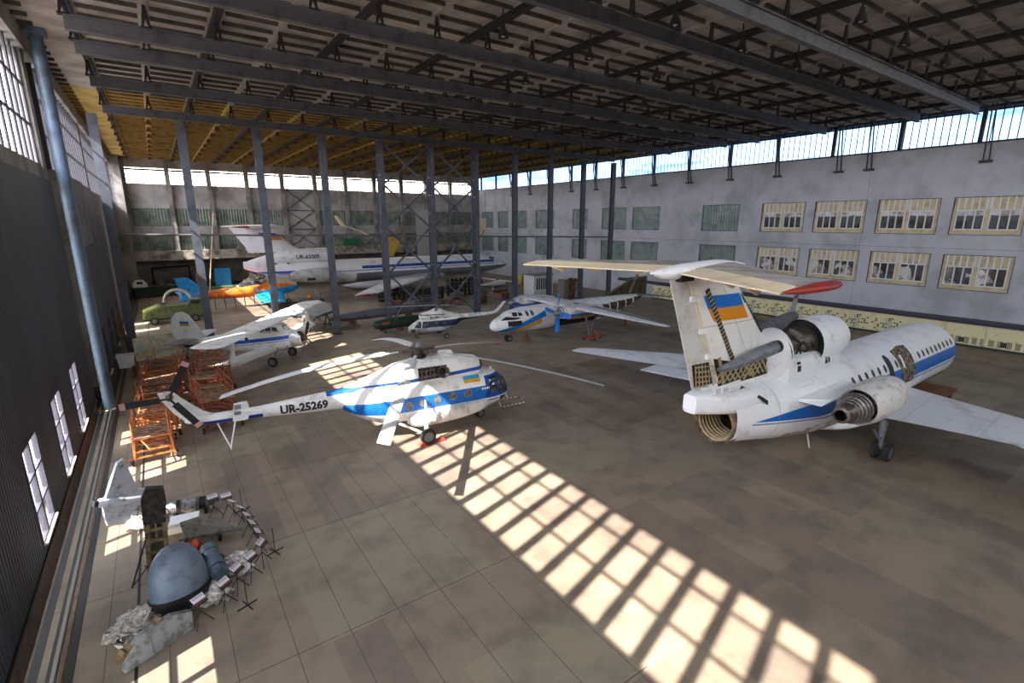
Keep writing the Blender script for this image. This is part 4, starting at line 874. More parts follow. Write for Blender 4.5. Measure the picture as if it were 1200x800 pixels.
# ================================================================== biplane
def build_biplane():
    t = thing('biplane', 'white single engine biplane with a blue side stripe and rounded fin', 'aeroplane', (7.9, 46.4, 0), -38)
    cl = lambda x: 2.12 + .085 * x
    skin = mat('biplane_skin', S(237, 237, 233), .42, ns=1.2, col2=S(178, 172, 160), lo=.5, hi=.8, layers=[
        (S(24, 84, 190), lambda x, y, z, n: (z < 2.42 + .115 * x) & (z > 2.12 + .115 * x) & (x < 1.2)), (S(60, 110, 190), lambda x, y, z, n: (z < 2.02 + .115 * x) & (z > 1.97 + .115 * x) & (x < 1.2)),
        (S(40, 90, 180), lambda x, y, z, n: (x < -8.3) & (z < 1.42))])
    fz = MB().loft([(1.0, 2.15, .72, .75, .72, 2.3), (.3, 2.12, .88, .95, .95, 2.6), (-1.4, 2.0, .95, 1.1, 1.05, 3.), (-3.4, 1.85, .95, 1.0, .98, 3.), (-6.2, 1.6, .62, .62, .62, 2.5), (-8.6, 1.45, .28, .4, .34), (-9.4, 1.42, .06, .18, .12)], 28)
    F = fz.bvh(); fz.obj('fuselage', skin, t, 45)
    cow = MB().lathe([(.95, .7), (1.1, .74), (1.6, .74), (1.95, .68), (2.02, .58), (1.9, .5), (1.2, .4)], (1, 0, .08), (0, 0, 2.02), 26).obj('engine_cowling', mat('worn_white_metal_cowl', S(229, 227, 221), .3, metal=.3, ns=3, col2=S(130, 122, 112), lo=.5, hi=.75), t, 50)
    en = MB()
    for q in range(9): a = 2 * PI * q / 9; en.tube([(1.75, .2 * math.cos(a), 2.16 + .2 * math.sin(a)), (1.75, .55 * math.cos(a), 2.16 + .55 * math.sin(a))], .1, 8)
    en.lathe([(1.3, .5), (1.32, .02)], (1, 0, 0), (0, 0, 2.14), 18); en.obj('radial_engine', M_black, cow)
    sp = MB().lathe([(1.7, .2), (2.1, .18), (2.35, .04)], (1, 0, .08), (0, 0, 2.02), 14).obj('spinner', M_engine, t, 50)
    for q in range(4):
        a = R(90 * q + 33); d = Vector((0, math.sin(a), math.cos(a))); c = Vector((2.15, 0, 2.19)); tg = Vector((0, math.cos(a), -math.sin(a))); rr = []
        for r_, ch in ((.1, .1), (.4, .24), (.9, .32), (1.35, .26), (1.5, .1)): u = tg * .85 + Vector((.5, 0, 0)); rr.append([c + d * r_ + u * ch / 2, c + d * r_ + Vector((.03, 0, 0)), c + d * r_ - u * ch / 2, c + d * r_ - Vector((.03, 0, 0))])
        MB().rings(rr).obj('propeller_blade', M_black, sp, 40)
    ck = MB().loft([(.55, 2.9, .3, .2, .2), (.2, 3.0, .72, .38, .3, 2.8), (-.6, 3.1, .9, .48, .5, 3.), (-1.5, 3.0, .9, .42, .5, 3.), (-2.2, 2.8, .7, .3, .4)], 20); CB = ck.bvh(); ck.obj('cockpit', skin, t, 45)
    for s in (-1, 1):
        for p in ([(-1.35, 2.78), (-.95, 2.78), (-.95, 3.2), (-1.35, 3.2)], [(-.88, 2.78), (-.4, 2.78), (-.4, 3.25), (-.88, 3.22)], [(-.33, 2.8), (.15, 2.85), (.02, 3.22), (-.33, 3.25)]): decal('cockpit_window', [p], CB, s, M_glass, t, .012)
        for x in (-2.6, -3.4, -4.2): decal('porthole', [ell(x, 2.2, .15, .15, 12)], F, s, M_glass, t, .012)
        decal('windscreen', [[(.08 * s, 3.0), (.42 * s, 3.0), (.36 * s, 3.25), (.08 * s, 3.3)]], CB, 1, M_glass, t, .012, axis='x')
    wm = mat('biplane_wing_fabric', S(229, 229, 223), .5, ns=1., col2=S(170, 164, 152), lo=.5, hi=.8, layers=[(S(180, 178, 170), lambda x, y, z, n: y.mod(.42) < .02)])
    wd = mat('biplane_wing_grey', S(150, 152, 152), .5, ns=1., col2=S(120, 116, 108), lo=.4, hi=.7)
    for s in (-1, 1):
        zt = 3.68 + .26 * s
        MB().foil([(.3, 0, 3.66, 2.4, .12), (.3, s * 8.3, zt, 2.35, .12), (.05, s * 8.9, zt, 2.0, .11), (-.5, s * 9.1, zt, 1., .08)], n=9).obj('upper_wing', wm, t, 40)
        MB().foil([(.1, s * .8, 1.3, 2.0, .12), (.1, s * 6.6, 1.75 + .2 * s, 1.95, .12), (-.2, s * 7.1, 1.8 + .2 * s, 1.4, .1)], n=9).obj('lower_wing', wm, t, 40)
        zl = 1.75 + .17 * s; zu = 3.6 + .18 * s
        MB().foil([(-.2, s * 6.2, zl + .05, 1.1, .16), (-.3, s * 6.25, zl + .4, .5, .2), (-.35, s * 6.3, (zl + zu) / 2, .32, .28), (-.3, s * 6.25, zu - .35, .5, .2), (-.2, s * 6.2, zu, 1.3, .12)], vert=True, n=6).obj('interplane_strut', mat('strut_grey_%d' % s, S(196, 198, 196), .5), t, 40)
        for x0, x1 in ((.0, .1), (-1.2, -1.4)): MB().tube([(x0, s * 1., 1.5), (x1, s * 6.1, zu - .1)], .015, 5).obj('flying_wire', M_grey, t)
        MB().foil([(-7.3, s * .15, 1.95, 1.7, .08), (-7.9, s * 3.2, 1.95 + .1 * s, 1.3, .08), (-8.3, s * 3.6, 1.95 + .1 * s, .6, .06)]).obj('tailplane', wd if s < 0 else wm, t, 40)
        MB().tube([(-8., s * 2.0, 1.95), (-7.8, s * .25, 1.4)], .03, 6).obj('tail_strut', M_black, t)
        wheel(t, (-.05, s * 1.75, .42), .42, .26)
        MB().tube([(-.05, s * 1.7, .42), (.1, s * .95, 1.5)], .05, 8).tube([(-.05, s * 1.7, .42), (-.9, s * .85, 1.3)], .045, 8).tube([(-.05, s * 1.7, .42), (.9, s * .7, 1.6)], .045, 8).obj('gear_leg', M_grey, t)
    fn = MB().rings([[(x, y, z) for x, z in [(-6.6, 1.9), (-7.2, 2.5), (-7.75, 3.5), (-8.2, 4.1), (-8.7, 4.35), (-9.2, 4.3), (-9.7, 3.8), (-9.85, 3.), (-9.75, 2.2), (-9.4, 1.5), (-8.2, 1.6)]] for y in (-.09, .09)])
    FB = fn.bvh(); f = fn.obj('fin', wm, t, 40)
    fl = decal('flag', [rect(-9.0, -8.15, 3.3, 3.52)], FB, -1, M_blue, f, .012); decal('yellow_half', [rect(-9.0, -8.15, 3.08, 3.3)], FB, -1, M_yel, fl, .012)
    MB().tube([(-8.6, 0, 1.2), (-8.9, 0, .25)], .05, 6).obj('tail_leg', M_grey, t); wheel(t, (-8.95, 0, .2), .2, .14, 'tail_wheel')
    MB().tube([(-.9, .3, 3.7), (-.9, .3, 4.5)], .02, 5).tube([(-.6, -.2, 3.7), (-.6, -.2, 4.3)], .02, 5).obj('aerial', M_black, t)
    return t
build_biplane()

# ================================================================== large trijet at the back
def build_back_jet():
    k = 86 / 85.
    t = thing('airliner', 'long white swept T-tail trijet airliner parked behind the column row', 'aeroplane', (59.1, 86, 0), 0)
    skin = mat('back_jet_skin', S(237, 237, 237), .4, ns=.5, col2=S(176, 170, 164), lo=.5, hi=.85, layers=[
        (S(24, 80, 170), lambda x, y, z, n: (z < 4.78) & (z > 4.3) & (x < -4) & (x > -31)), (S(30, 96, 180), lambda x, y, z, n: (z < 4.5) & (z > 4.15) & (x < -41.5)),
        (S(40, 90, 170), lambda x, y, z, n: (z < 4.1) & (z > 3.98) & (x < -4) & (x > -44)), (S(120, 124, 130), lambda x, y, z, n: (z < 3.6) & (x > -32))])
    fz = MB().loft([(0, 3.55, .05, .05, .05), (-.6, 3.6, .5, .45, .45), (-2, 3.7, 1.0, .9, .9), (-4.2, 3.85, 1.5, 1.5, 1.4), (-7, 3.95, 1.9, 1.9, 1.9), (-33, 3.95, 1.9, 1.9, 1.9), (-39, 4.2, 1.75, 1.65, 1.75), (-44, 4.7, 1.25, 1.25, 1.3), (-47.5, 5.3, .75, .8, .7), (-48.6, 5.5, .6, .6, .5)], 32)
    F = fz.bvh(); fz.obj('fuselage', skin, t, 50)
    MB().loft([(-35.9, 6.75, .95, 1.05, .95), (-37, 6.75, 1.1, 1.15, 1.), (-41, 6.6, 1.05, 1.2, 1.2), (-45, 6.2, .7, .9, 1.), (-48, 5.8, .3, .4, .5)], 24, (False, True)).obj('centre_duct', skin, t, 50)
    MB().lathe([(-36.5, .9), (-36.4, .02)], (1, 0, 0), (0, 0, 6.75), 20).obj('intake', M_dark, t)
    fn = MB().foil([(-39.3, 0, 7.4, 8.5, .09), (-41.3, 0, 8.3, 6.8, .09), (-44.6, 0, 11.2, 5.4, .09)], vert=True, n=9); FB = fn.bvh(); f = fn.obj('tail_fin', skin, t, 40)
    fl = decal('flag', [[(-43.3, 10.3), (-46.2, 10.4), (-45.7, 9.85), (-42.8, 9.75)]], FB, -1, mat('back_flag_blue', S(20, 90, 180), .5), f, .015); decal('orange_half', [[(-42.8, 9.75), (-45.7, 9.85), (-45.2, 9.3), (-42.2, 9.2)]], FB, -1, mat('back_flag_orange', S(216, 136, 30), .5), fl, .015)
    decal('registration_mark', [], MB().loft([(-35.9, 6.75, .95, 1.05, .95), (-37, 6.75, 1.1, 1.15, 1.), (-41, 6.6, 1.05, 1.2, 1.2), (-45, 6.2, .7, .9, 1.)], 24).bvh(), -1, M_black, t, .03, .2, text=('UR-65009', .85, .02, -41.2, 6.3, 1))
    tp = mat('back_tailplane_skin', S(242, 238, 232), .5)
    for s in (-1, 1):
        MB().foil([(-42.9, 0, 11.3, 5.4, .13), (-48.2, s * 6.7, 11.3, 2.4, .13)]).obj('tailplane', tp, t, 40)
        MB().foil([(-48., s * 6.65, 11.3, 2.6, .15), (-48.8, s * 7.0, 11.3, 1.4, .1)]).obj('red_tip', M_red, t, 40)
        n = MB().lathe([(-42.8, .5), (-42.2, .78), (-40, 1.12), (-37.5, 1.2), (-36.0, 1.05), (-35.9, .95), (-36.4, .85), (-37.5, .82)], (1, 0, 0), (0, s * 3.1, 3.75), 24).obj('engine_nacelle', mat('back_nacelle_%d' % s, S(186, 184, 182), .45, ns=1.2, col2=S(140, 134, 126)), t, 50)
        MB().lathe([(-42.6, .6), (-42.0, .3), (-41.9, .02)], (1, 0, 0), (0, s * 3.1, 3.75), 18).obj('jet_pipe', M_dark, n); MB().lathe([(-37.4, .84), (-37.3, .02)], (1, 0, 0), (0, s * 3.1, 3.75), 20).obj('fan_face', M_dark, n)
        MB().b(-40.5, -39.3, s * 3.1 + s * 1.05 - .06, s * 3.1 + s * 1.05 + .06, 3.1, 3.5).obj('vent_panel', M_black, n)
        MB().b(-41.5, -36.5, min(s * 1.5, s * 2.4), max(s * 1.5, s * 2.4), 3.7, 3.95).obj('pylon', skin, t)
        w = MB().foil([(-15, s * 1.5, 2.3, 11.5, .11), (-21.5, s * 6, 2.35, 7.5, .11), (-34.6, s * 18., 2.2, 3.2, .1), (-35.6, s * 18.8, 2.2, 2.2, .08)], n=10).obj('wing', mat('back_wing_skin_%d' % s, S(196, 198, 202), .4, ns=.5, col2=S(150, 150, 152)), t, 40)
        MB().foil([(-34.9, s * 18.3, 2.2, 3.0, .11), (-35.9, s * 18.95, 2.2, 2., .08)]).obj('red_wing_tip', M_red, w, 40)
        MB().loft([(-23, 2.0, .2, .2, .2, 2, s * 5.8), (-25, 1.95, .8, .6, .6, 2, s * 5.8), (-30, 1.95, .9, .65, .7, 2, s * 5.8), (-33.5, 2.05, .6, .45, .45, 2, s * 5.8), (-35.8, 2.15, .06, .06, .06, 2, s * 5.8)], 18).obj('gear_pod', mat('pod_skin_%d' % s, S(190, 192, 196), .4), t, 50)
        for a in (-26.5, -27.7, -28.9):
            for d in (-.45, .45): wheel(t, (a, s * 5.8 + d, .47), .47, .3)
        MB().tube([(-28.9, s * 5.8, .47), (-26.5, s * 5.8, .47)], .12, 8).tube([(-27.7, s * 5.8, .47), (-27.4, s * 5.8, 1.9)], .16, 8).obj('main_leg', M_grey, t)
        for q in range(24): decal('cabin_window', [rect(-9 - q * .92, -8.78 - q * .92, 4.45, 4.68)], F, s, M_glass, t, .015)
        for p in ([(-3.5, 4.75), (-4.3, 4.8), (-4.5, 5.2), (-4.0, 5.15)], [(-4.4, 4.8), (-5.0, 4.85), (-5.1, 5.2), (-4.6, 5.22)]): decal('cockpit_window', [p], F, s, M_glass, t, .015)
    for x in (-42.2, -44.1): decal('square_port', [rect(x - .4, x, 5.55, 5.9)], F, -1, M_black, t, .02)
    for d in (-.3, .3): wheel(t, (-7.5, d, .4), .4, .24, 'nose_wheel')
    MB().tube([(-7.5, 0, .4), (-7.5, 0, 2.1)], .12, 8).obj('nose_leg', M_grey, t)
build_back_jet()

# ================================================================== small helicopter
def build_small_helicopter():
    t = thing('helicopter', 'small white and dark blue helicopter with grey lower cabin before the column row', 'helicopter', (23.75, 47.4, 0), 170)
    skin = mat('small_helicopter_skin', S(235, 235, 231), .4, ns=1.5, col2=S(176, 170, 160), layers=[
        (S(26, 36, 84), lambda x, y, z, n: (z < 1.85) & (z > 1.15) & (x < 1.7)), (S(150, 156, 160), lambda x, y, z, n: (z < 1.2) & (x > -2.4)), (S(24, 28, 54), lambda x, y, z, n: (z < 1.95 + .02 * x) & (x < -1.9))])
    fz = MB().loft([(3.4, 1.0, .05, .05, .05), (3.25, 1.0, .4, .32, .3), (2.7, 1.1, .62, .62, .5), (1.9, 1.2, .7, .85, .65, 2.6), (.6, 1.25, .72, .9, .7, 2.8), (-.8, 1.3, .7, .85, .7, 2.6), (-1.8, 1.6, .5, .6, .55), (-2.6, 1.9, .32, .38, .36), (-6.3, 2.1, .16, .17, .17)], 26)
    F = fz.bvh(); fz.obj('fuselage', skin, t, 50)
    cw = MB().loft([(2.15, 2.25, .2, .12, .15), (2.0, 2.3, .55, .3, .3, 2.6), (1., 2.35, .62, .5, .4, 2.6), (.2, 2.4, .62, .72, .4, 2.4), (-.9, 2.3, .5, .4, .35), (-2.2, 2.15, .25, .2, .2)], 22, (True, True))
    cw.obj('engine_cowling', mat('small_cowl_skin', S(237, 237, 233), .4, ns=1.5, col2=S(180, 172, 160), layers=[(S(24, 26, 46), lambda x, y, z, n: ((z - 2.48 - .02 * x).abs() < .05) & (x > -.6))]), t, 50)
    MB().lathe([(0, .16), (.1, .18), (.12, .1)], (0, 1, 0), (1.0, .55, 2.2), 12).obj('exhaust', M_black, t); MB().b(.1, .6, .6, .64, 2.15, 2.3).obj('vent', M_grey, t)
    for s in (-1, 1):
        for p in ([(2.85, 1.25), (2.2, 1.2), (2.0, 1.85), (2.35, 1.85)], [(2.1, 1.2), (1.45, 1.2), (1.4, 1.85), (1.92, 1.85)], [(1.3, 1.25), (.5, 1.25), (.5, 1.8), (1.3, 1.8)], [(.3, 1.3), (-.3, 1.3), (-.3, 1.75), (.3, 1.75)], [(-.4, 1.35), (-.95, 1.4), (-.9, 1.7), (-.4, 1.75)]): decal('cabin_window', [p], F, s, M_glass, t, .012)
        decal('chin_window', [[(3.2, .85), (2.75, .75), (2.75, 1.1), (3.15, 1.1)]], F, s, M_glass, t, .012)
        MB().loft([(1.6, 1.0, .05, .05, .05, 2, s * .85), (1.2, 1.0, .22, .24, .24, 2, s * .85), (.1, 1.0, .22, .24, .24, 2, s * .85), (-.3, 1.0, .05, .05, .05, 2, s * .85)], 14).obj('side_tank', mat('tank_grey_%d' % s, S(170, 178, 182), .35), t, 50)
        wheel(t, (-.35, s * 1.5, .3), .3, .18)
        MB().tube([(-.35, s * 1.45, .3), (.15, s * .7, .95)], .06, 8).tube([(-.35, s * 1.45, .3), (-.7, s * .6, .85)], .05, 8).obj('gear_leg', M_grey, t)
        wheel(t, (2.45, s * .12, .18), .18, .1, 'nose_wheel')
        MB().foil([(-5.2, s * .1, 2.1, .5, .1), (-5.3, s * .9, 2.1, .4, .1)]).obj('stabilizer', M_white, t, 40)
    MB().tube([(2.45, 0, .2), (2.4, 0, .7)], .06, 8).obj('nose_leg', M_grey, t)
    decal('faded_marks', [rect(x, x + .07, 2.02, 2.2) for x in (-3.3, -3.6, -3.85, -4.2, -4.45, -4.7)] + [rect(x, x + .18, 2.12, 2.17) for x in (-3.5, -4.15, -4.65)], F, 1, M_grey, t, .012, .1)
    MB().foil([(-5.9, 0, 2.05, .8, .16), (-6.7, 0, 2.5, .5, .18), (-7.6, 0, 3.35, .34, .2)], vert=True).obj('tail_pylon', M_white, t, 40)
    hb = MB().lathe([(2.9, .16), (3.3, .14), (3.35, .22), (3.5, .22), (3.55, .08)], (0, 0, 1), (0, 0, 0), 14).obj('rotor_hub', M_engine, t, 50)
    for a, l in ((-25, 5.6), (155, 3.4), (65, 2.2)):
        d = Vector((math.cos(R(a)), math.sin(R(a)), 0)); MB().beam(Vector((0, 0, 3.42)), d * 1. + Vector((0, 0, 3.4)), .12, .1).beam(d * .9 + Vector((0, 0, 3.4)), d * l + Vector((0, 0, 3.15)), .32, .05).obj('rotor_blade', M_grey, hb)
    MB().tube([(3.3, 0, 1.4), (3.6, 0, 1.55)], .02, 5).obj('pitot', M_black, t)
build_small_helicopter()
# ================================================================== orange trainer behind the columns
def build_trainer():
    t = thing('trainer_aeroplane', 'orange trainer aeroplane with bright blue wings and tail behind the left columns', 'aeroplane', (8.6, 81., 0), 3)
    sk = mat('orange_trainer_skin', S(240, 130, 34), .5, ns=.8, col2=S(206, 92, 30), lo=.45, hi=.6, layers=[(S(216, 206, 200), lambda x, y, z, n: (n > .6) & (x < 4)), (S(24, 150, 214), lambda x, y, z, n: (x > 2.6) & (z < 1.95 + (x - 2.6) * .1))])
    bl = mat('bright_blue_paint', S(24, 150, 214), .45, ns=1.5, col2=S(20, 110, 170))
    fz = MB().loft([(-5.2, 1.9, .08, .2, .12), (-3.5, 1.8, .4, .5, .4), (-.5, 1.8, .62, .75, .6), (2., 1.9, .72, 1.0, .7), (4., 2.0, .7, .8, .75), (6., 2.0, .6, .6, .65), (7., 2.0, .35, .35, .4)], 24); F = fz.bvh()
    fz.obj('fuselage', sk, t, 50)
    for s in (-1, 1):
        MB().foil([(5.4, s * .4, 1.6, 3.6, .12), (4.8, s * 3.2, 1.5 + .3 * s, 3.1, .12), (4.4, s * 5.2, 1.5 + .5 * s, 2.4, .1)]).obj('wing', bl if s < 0 else sk, t, 40)
        MB().foil([(-3.9, s * .1, 2.0, 2.2, .1), (-5.0, s * 2.4, 1.9 + .3 * s, 1.4, .1)]).obj('tailplane', bl, t, 40)
        wheel(t, (3.2, s * 1.6, .3), .3, .16); MB().tube([(3.2, s * 1.5, .3), (3.3, s * 1.3, 1.7)], .06, 6).obj('gear_leg', M_grey, t)
    MB().foil([(-2.8, 0, 2.0, 3., .08), (-5.0, 0, 4.1, 1.4, .08)], vert=True).obj('fin', bl, t, 40)
    cp = MB().loft([(-.2, 2.5, .1, .05, .1), (.6, 2.6, .4, .5, .3), (2.2, 2.7, .42, .55, .3), (3.4, 2.6, .2, .1, .2)], 16).obj('canopy', M_glass, t, 50)
    MB().lathe([(6.9, .34), (7.1, .3), (7.4, .04)], (1, 0, 0), (0, 0, 2.0), 14).obj('nose_cone', bl, t, 50)
    wheel(t, (6.0, 0, .28), .28, .14, 'nose_wheel'); MB().tube([(6., 0, .3), (5.9, 0, 1.5)], .06, 6).obj('nose_leg', M_grey, t)
    for q in range(6): MB().beam((-2.6 + q * 1.1, -.45, 0), (-2.6 + q * 1.1, -.3, 1.4), .08).obj('support_post', M_black, t)
    return t
build_trainer().scale = (1.14, 1.14, 1.14)
t = thing('trolley', 'small trolley of orange fittings and pipes right of the orange trainer', 'trolley', (19.2, 80, 0))
MB().b(-1, 1, -.5, .5, .4, .5).obj('deck', M_grey, t)
for a in (-.8, .8):
    for b_ in (-.45, .45): wheel(t, (a, b_, .2), .2, .1)
MB().tube([(-.6, 0, .5), (-.5, .1, 1.7), (.2, 0, 2.0), (.7, -.2, 1.2), (.6, 0, .5)], .12, 8).obj('pipes', M_steel, t); MB().sphere((-.9, 0, .8), .35, 10).obj('drum', M_orange, t, 50)

# ================================================================== grey wing piece, grey jet fuselage, dark green body
t = thing('wing_section', 'grey delta wing section lying on trestles behind the biplane', 'aircraft wing', (14, 61, 0))
w = MB().rings([[(x, y, z + d) for x, y in [(-2.9, -3.4), (-.9, -5.6), (2.1, -2.2), (2.6, 4.6), (1.2, 5.4), (-2.2, -1.2)]] for d, z in ((-.14, 1.95), (.06, 1.95), (.12, 1.98))])
w.obj('panel', mat('grey_wing_skin', S(120, 122, 124), .5, ns=.6, col2=S(88, 88, 88), lo=.4, hi=.65), t)
for x, y in ((-1.5, -3), (1., -2.5), (1.2, 3)):
    MB().beam((x - .4, y, 0), (x, y, 1.8), .1).beam((x + .4, y, 0), (x, y, 1.8), .1).b(x - .5, x + .5, y - .06, y + .06, .5, .6).obj('trestle', M_black, t)
t = thing('jet_fuselage', 'long grey jet fuselage without wings behind the middle columns', 'aircraft fuselage', (15.2, 59.4, 0), 3)
MB().loft([(-.4, .85, .03, .03, .03), (.6, .85, .22, .2, .2), (2.4, .9, .5, .48, .46), (6, .95, .62, .62, .55), (10, 1.0, .62, .66, .55), (13.5, 1.05, .5, .5, .45), (13.9, 1.05, .44, .44, .4)], 22).obj('body', mat('grey_jet_skin', S(98, 102, 108), .5, ns=.7, col2=S(64, 66, 70)), t, 50)
MB().lathe([(-.4, .03), (-.1, .1), (.7, .215)], (1, 0, 0), (0, 0, .85), 14).obj('nose_tip', M_white, t, 50)
for x in (3, 10.5): MB().prism([(x - .3, 0), (x + .3, 0), (x + .2, .5), (x - .2, .5)], -.6, .6, 'y').obj('cradle', M_brown, t)
MB().foil([(10.5, 0, 1.5, 2.4, .08), (12.4, 0, 2.1, 1.2, .08)], vert=True).obj('fin_stub', M_grey, t, 40)
t = thing('green_fuselage', 'dark green tapered aircraft body with a red mark beside the column foot', 'aircraft fuselage', (18.3, 52.6, 0), 4)
MB().loft([(0, .95, .1, .1, .1), (.3, .9, .42, .45, .4), (2, .9, .6, .62, .58), (5, .95, .6, .6, .55), (7., 1.0, .3, .3, .3)], 18).obj('body', M_green, t, 50)
MB().b(.9, 1.7, -.62, -.5, 1.0, 1.2).obj('red_mark', M_chock, t)
for x in (1.2, 3.2, 4.6):
    for y in (-.5, .5): wheel(t, (x, y, .2), .2, .12)
    MB().b(x - .1, x + .1, -.5, .5, .16, .42).obj('axle_beam', M_brown, t)
MB().beam((2.6, -.5, 0), (2.6, -.5, 2.2), .08).beam((4.4, .2, 1.2), (4.4, .2, 2.4), .1).obj('post', M_brown, t)

# ================================================================== back-left corner
t = thing('truck', 'olive green truck with a sloped pale hood end behind the biplane fin', 'truck', (.6, 73.5, 0))
MB().prism([(-3, .7), (-2.6, 1.6), (-1.2, 2.1), (3.1, 2.1), (3.3, .7)], -1.1, 1.1, 'y').obj('body', M_olive, t)
MB().prism([(-3.1, .75), (-3.0, 1.6), (-1.5, 2.2), (-1.2, 2.15), (-2.7, 1.5), (-2.9, .75)], -1.15, 1.15, 'y').obj('hood_cover', mat('pale_olive_cover', S(168, 172, 98), .6), t)
MB().prism([(1.6, 2.1), (1.9, 2.7), (3.0, 2.7), (3.2, 2.1)], -1., 1., 'y').obj('cab', M_olive, t); MB().b(2.0, 2.9, -1.03, -1.0, 2.2, 2.6).obj('cab_window', M_glass, t)
for x in (-2, .6, 2.2):
    for y in (-1.05, 1.05): wheel(t, (x, y, .45), .45, .28)
MB().b(-3.1, 3.3, -.9, .9, .5, .72).obj('chassis', M_black, t)
t = thing('rotor_ring', 'white half ring standing on its ends behind the olive truck', 'ring', (1.3, 77.3, 0))
MB().tube([(1.5 * math.cos(R(a)), 0, 2.0 + 1.5 * math.sin(R(a))) for a in range(0, 181, 12)], .2, 8).obj('arch', mat('ring_paint', S(196, 190, 178), .5), t, 50)
for s in (-1, 1): MB().b(s * 1.5 - .15, s * 1.5 + .15, -.15, .15, 0, 2.05).obj('foot', M_black, t)
t = thing('detached_wing', 'long pale wing panel with a green patch leaning behind the biplane tail', 'aircraft wing', (-.8, 53.3, 0), 4)
MB().rings([[(-2, .1, .1), (2.4, .1, .3), (2.4, .5, 2.3), (-2, .5, 2.05)], [(-2, .28, .1), (2.4, .26, .3), (2.4, .62, 2.3), (-2, .66, 2.05)]]).obj('panel', mat('pale_wing_skin', S(206, 198, 170), .6, ns=3, col2=S(168, 158, 130), lo=.45, hi=.65), t)
MB().b(1.0, 1.5, .3, .36, .9, 1.4).obj('green_patch', mat('teal_patch', S(30, 128, 110), .6), t); MB().b(-1.9, -1.2, .22, .28, .9, 1.5).obj('grey_patch', mat('pale_teal', S(176, 196, 184), .6), t)
for x in (-1.6, 2.): MB().beam((x, .6, 1.8), (x, 1.3, 0), .08).obj('prop', M_brown, t)
t = thing('storage_bin', 'white bin standing against the left doors near the biplane tail', 'bin', (-3.4, 52.2, 0))
MB().prism([(-.5, 0), (.5, 0), (.6, 1.0), (-.6, 1.0)], -.5, .5, 'y').obj('tub', M_white, t); MB().b(-.64, .64, -.55, .55, 1.0, 1.08).obj('lid', M_white, t)
tag(MB().beam((-3.05, 53, .08), (-2.6, 46.8, .08), .22, .14).obj('steel_beam', M_rust), 'rusty steel beam lying on the floor by the left doors', 'beam')
t = thing('timber_stack', 'brown timbers leaning against the left doors by the first column', 'timber', (-3.6, 57.5, 0))
for q in range(4): MB().beam((.4 - .1 * q, q * .5, .05), (-.25, q * .5 + 1.2, 2.4 + .2 * q), .22, .08).obj('timber', M_brown, t)
t = thing('work_bench', 'long dark green bench under the ledge of the back wall on the left', 'bench', (-1., 101, 0))
MB().b(-3.2, 2.8, -1, 1, 1.5, 1.7).obj('top', M_green, t); MB().b(-3.2, 2.8, -.9, -.8, .2, 1.5).obj('front_panel', M_green, t)
for x in (-3, 2.6):
    for y in (-.8, .8): MB().b(x - .1, x + .1, y - .1, y + .1, 0, 1.5).obj('leg', M_black, t)
t = thing('cabin_shell', 'small white cabin shell on the green bench at the back left', 'shell', (-3., 101, 1.7))
MB().prism([(-1, 0), (1, 0), (.9, .5), (.5, 1.1), (-.6, 1.1), (-1, .5)], -.7, .7, 'y').obj('shell', M_white, t); MB().b(-.4, .4, -.72, -.7, .5, .9).obj('window', M_glass, t)
t = thing('pipe_frame', 'black pipe frame with scrap inside under the back wall ledge', 'frame', (1.4, 109.5, 0))
MB().tube([(-2.6, 0, 0), (-2.6, 0, 4), (3., 0, 4.2), (3., 0, 0)], .2, 8).obj('frame', M_black, t)
sc = MB()
for q in range(26): sc.box((rnd.uniform(-2.2, 2.6), rnd.uniform(-.6, .6), rnd.uniform(.4, 2.6)), (rnd.uniform(.2, .8), .3, rnd.uniform(.2, .7)), Matrix.Rotation(rnd.uniform(0, 3), 3, 'Y'))
sc.obj('scrap', mat('mixed_scrap', S(150, 136, 120), .7, ns=2, col2=S(60, 54, 50), lo=.4, hi=.6), t)['kind'] = 'stuff'
t = thing('plywood_board', 'brown board standing under the back wall ledge right of the pipe frame', 'board', (5.9, 108.6, 0)); MB().b(-.8, .8, -.05, .05, 0, 3.2).obj('sheet', mat('ply', S(168, 128, 84), .7), t); MB().beam((.5, .05, 2.4), (.5, 1.2, 0), .1).obj('prop', M_brown, t)
t = thing('cabinet', 'bright blue cabinet under the back wall ledge', 'cabinet', (9.5, 109, 0)); MB().b(-1.3, 1.3, -.6, .6, .15, 3.6).obj('body', mat('cabinet_blue', S(24, 136, 204), .5), t)
for x in (-.66, .66): MB().b(x - .6, x + .6, -.66, -.6, .3, 3.5).obj('door', mat('cabinet_blue_door', S(30, 146, 214), .45), t)
MB().b(-1.2, 1.2, -.5, .5, 0, .15).obj('plinth', M_black, t)
t = thing('net_heap', 'big pale heap of crumpled sheeting beside the blue cabinet', 'heap', (16, 108, 0))
sc = MB()
for q in range(70):
    a = rnd.uniform(0, 2 * PI); r_ = rnd.random() ** .6; c = (r_ * 3.6 * math.cos(a), r_ * 1.6 * math.sin(a), 2.9 * (1 - r_) * rnd.uniform(.5, 1.1) + .3)
    sc.box(c, (rnd.uniform(.4, 1.3), rnd.uniform(.2, .6), rnd.uniform(.3, .8)), Matrix.Rotation(rnd.uniform(0, 3), 3, 'Y') @ Matrix.Rotation(rnd.uniform(0, 3), 3, 'X'))
o = sc.obj('crumpled_sheeting', mat('pale_sheeting', S(206, 196, 178), .7, ns=1.2, col2=S(150, 140, 124)), t); o['kind'] = 'stuff'
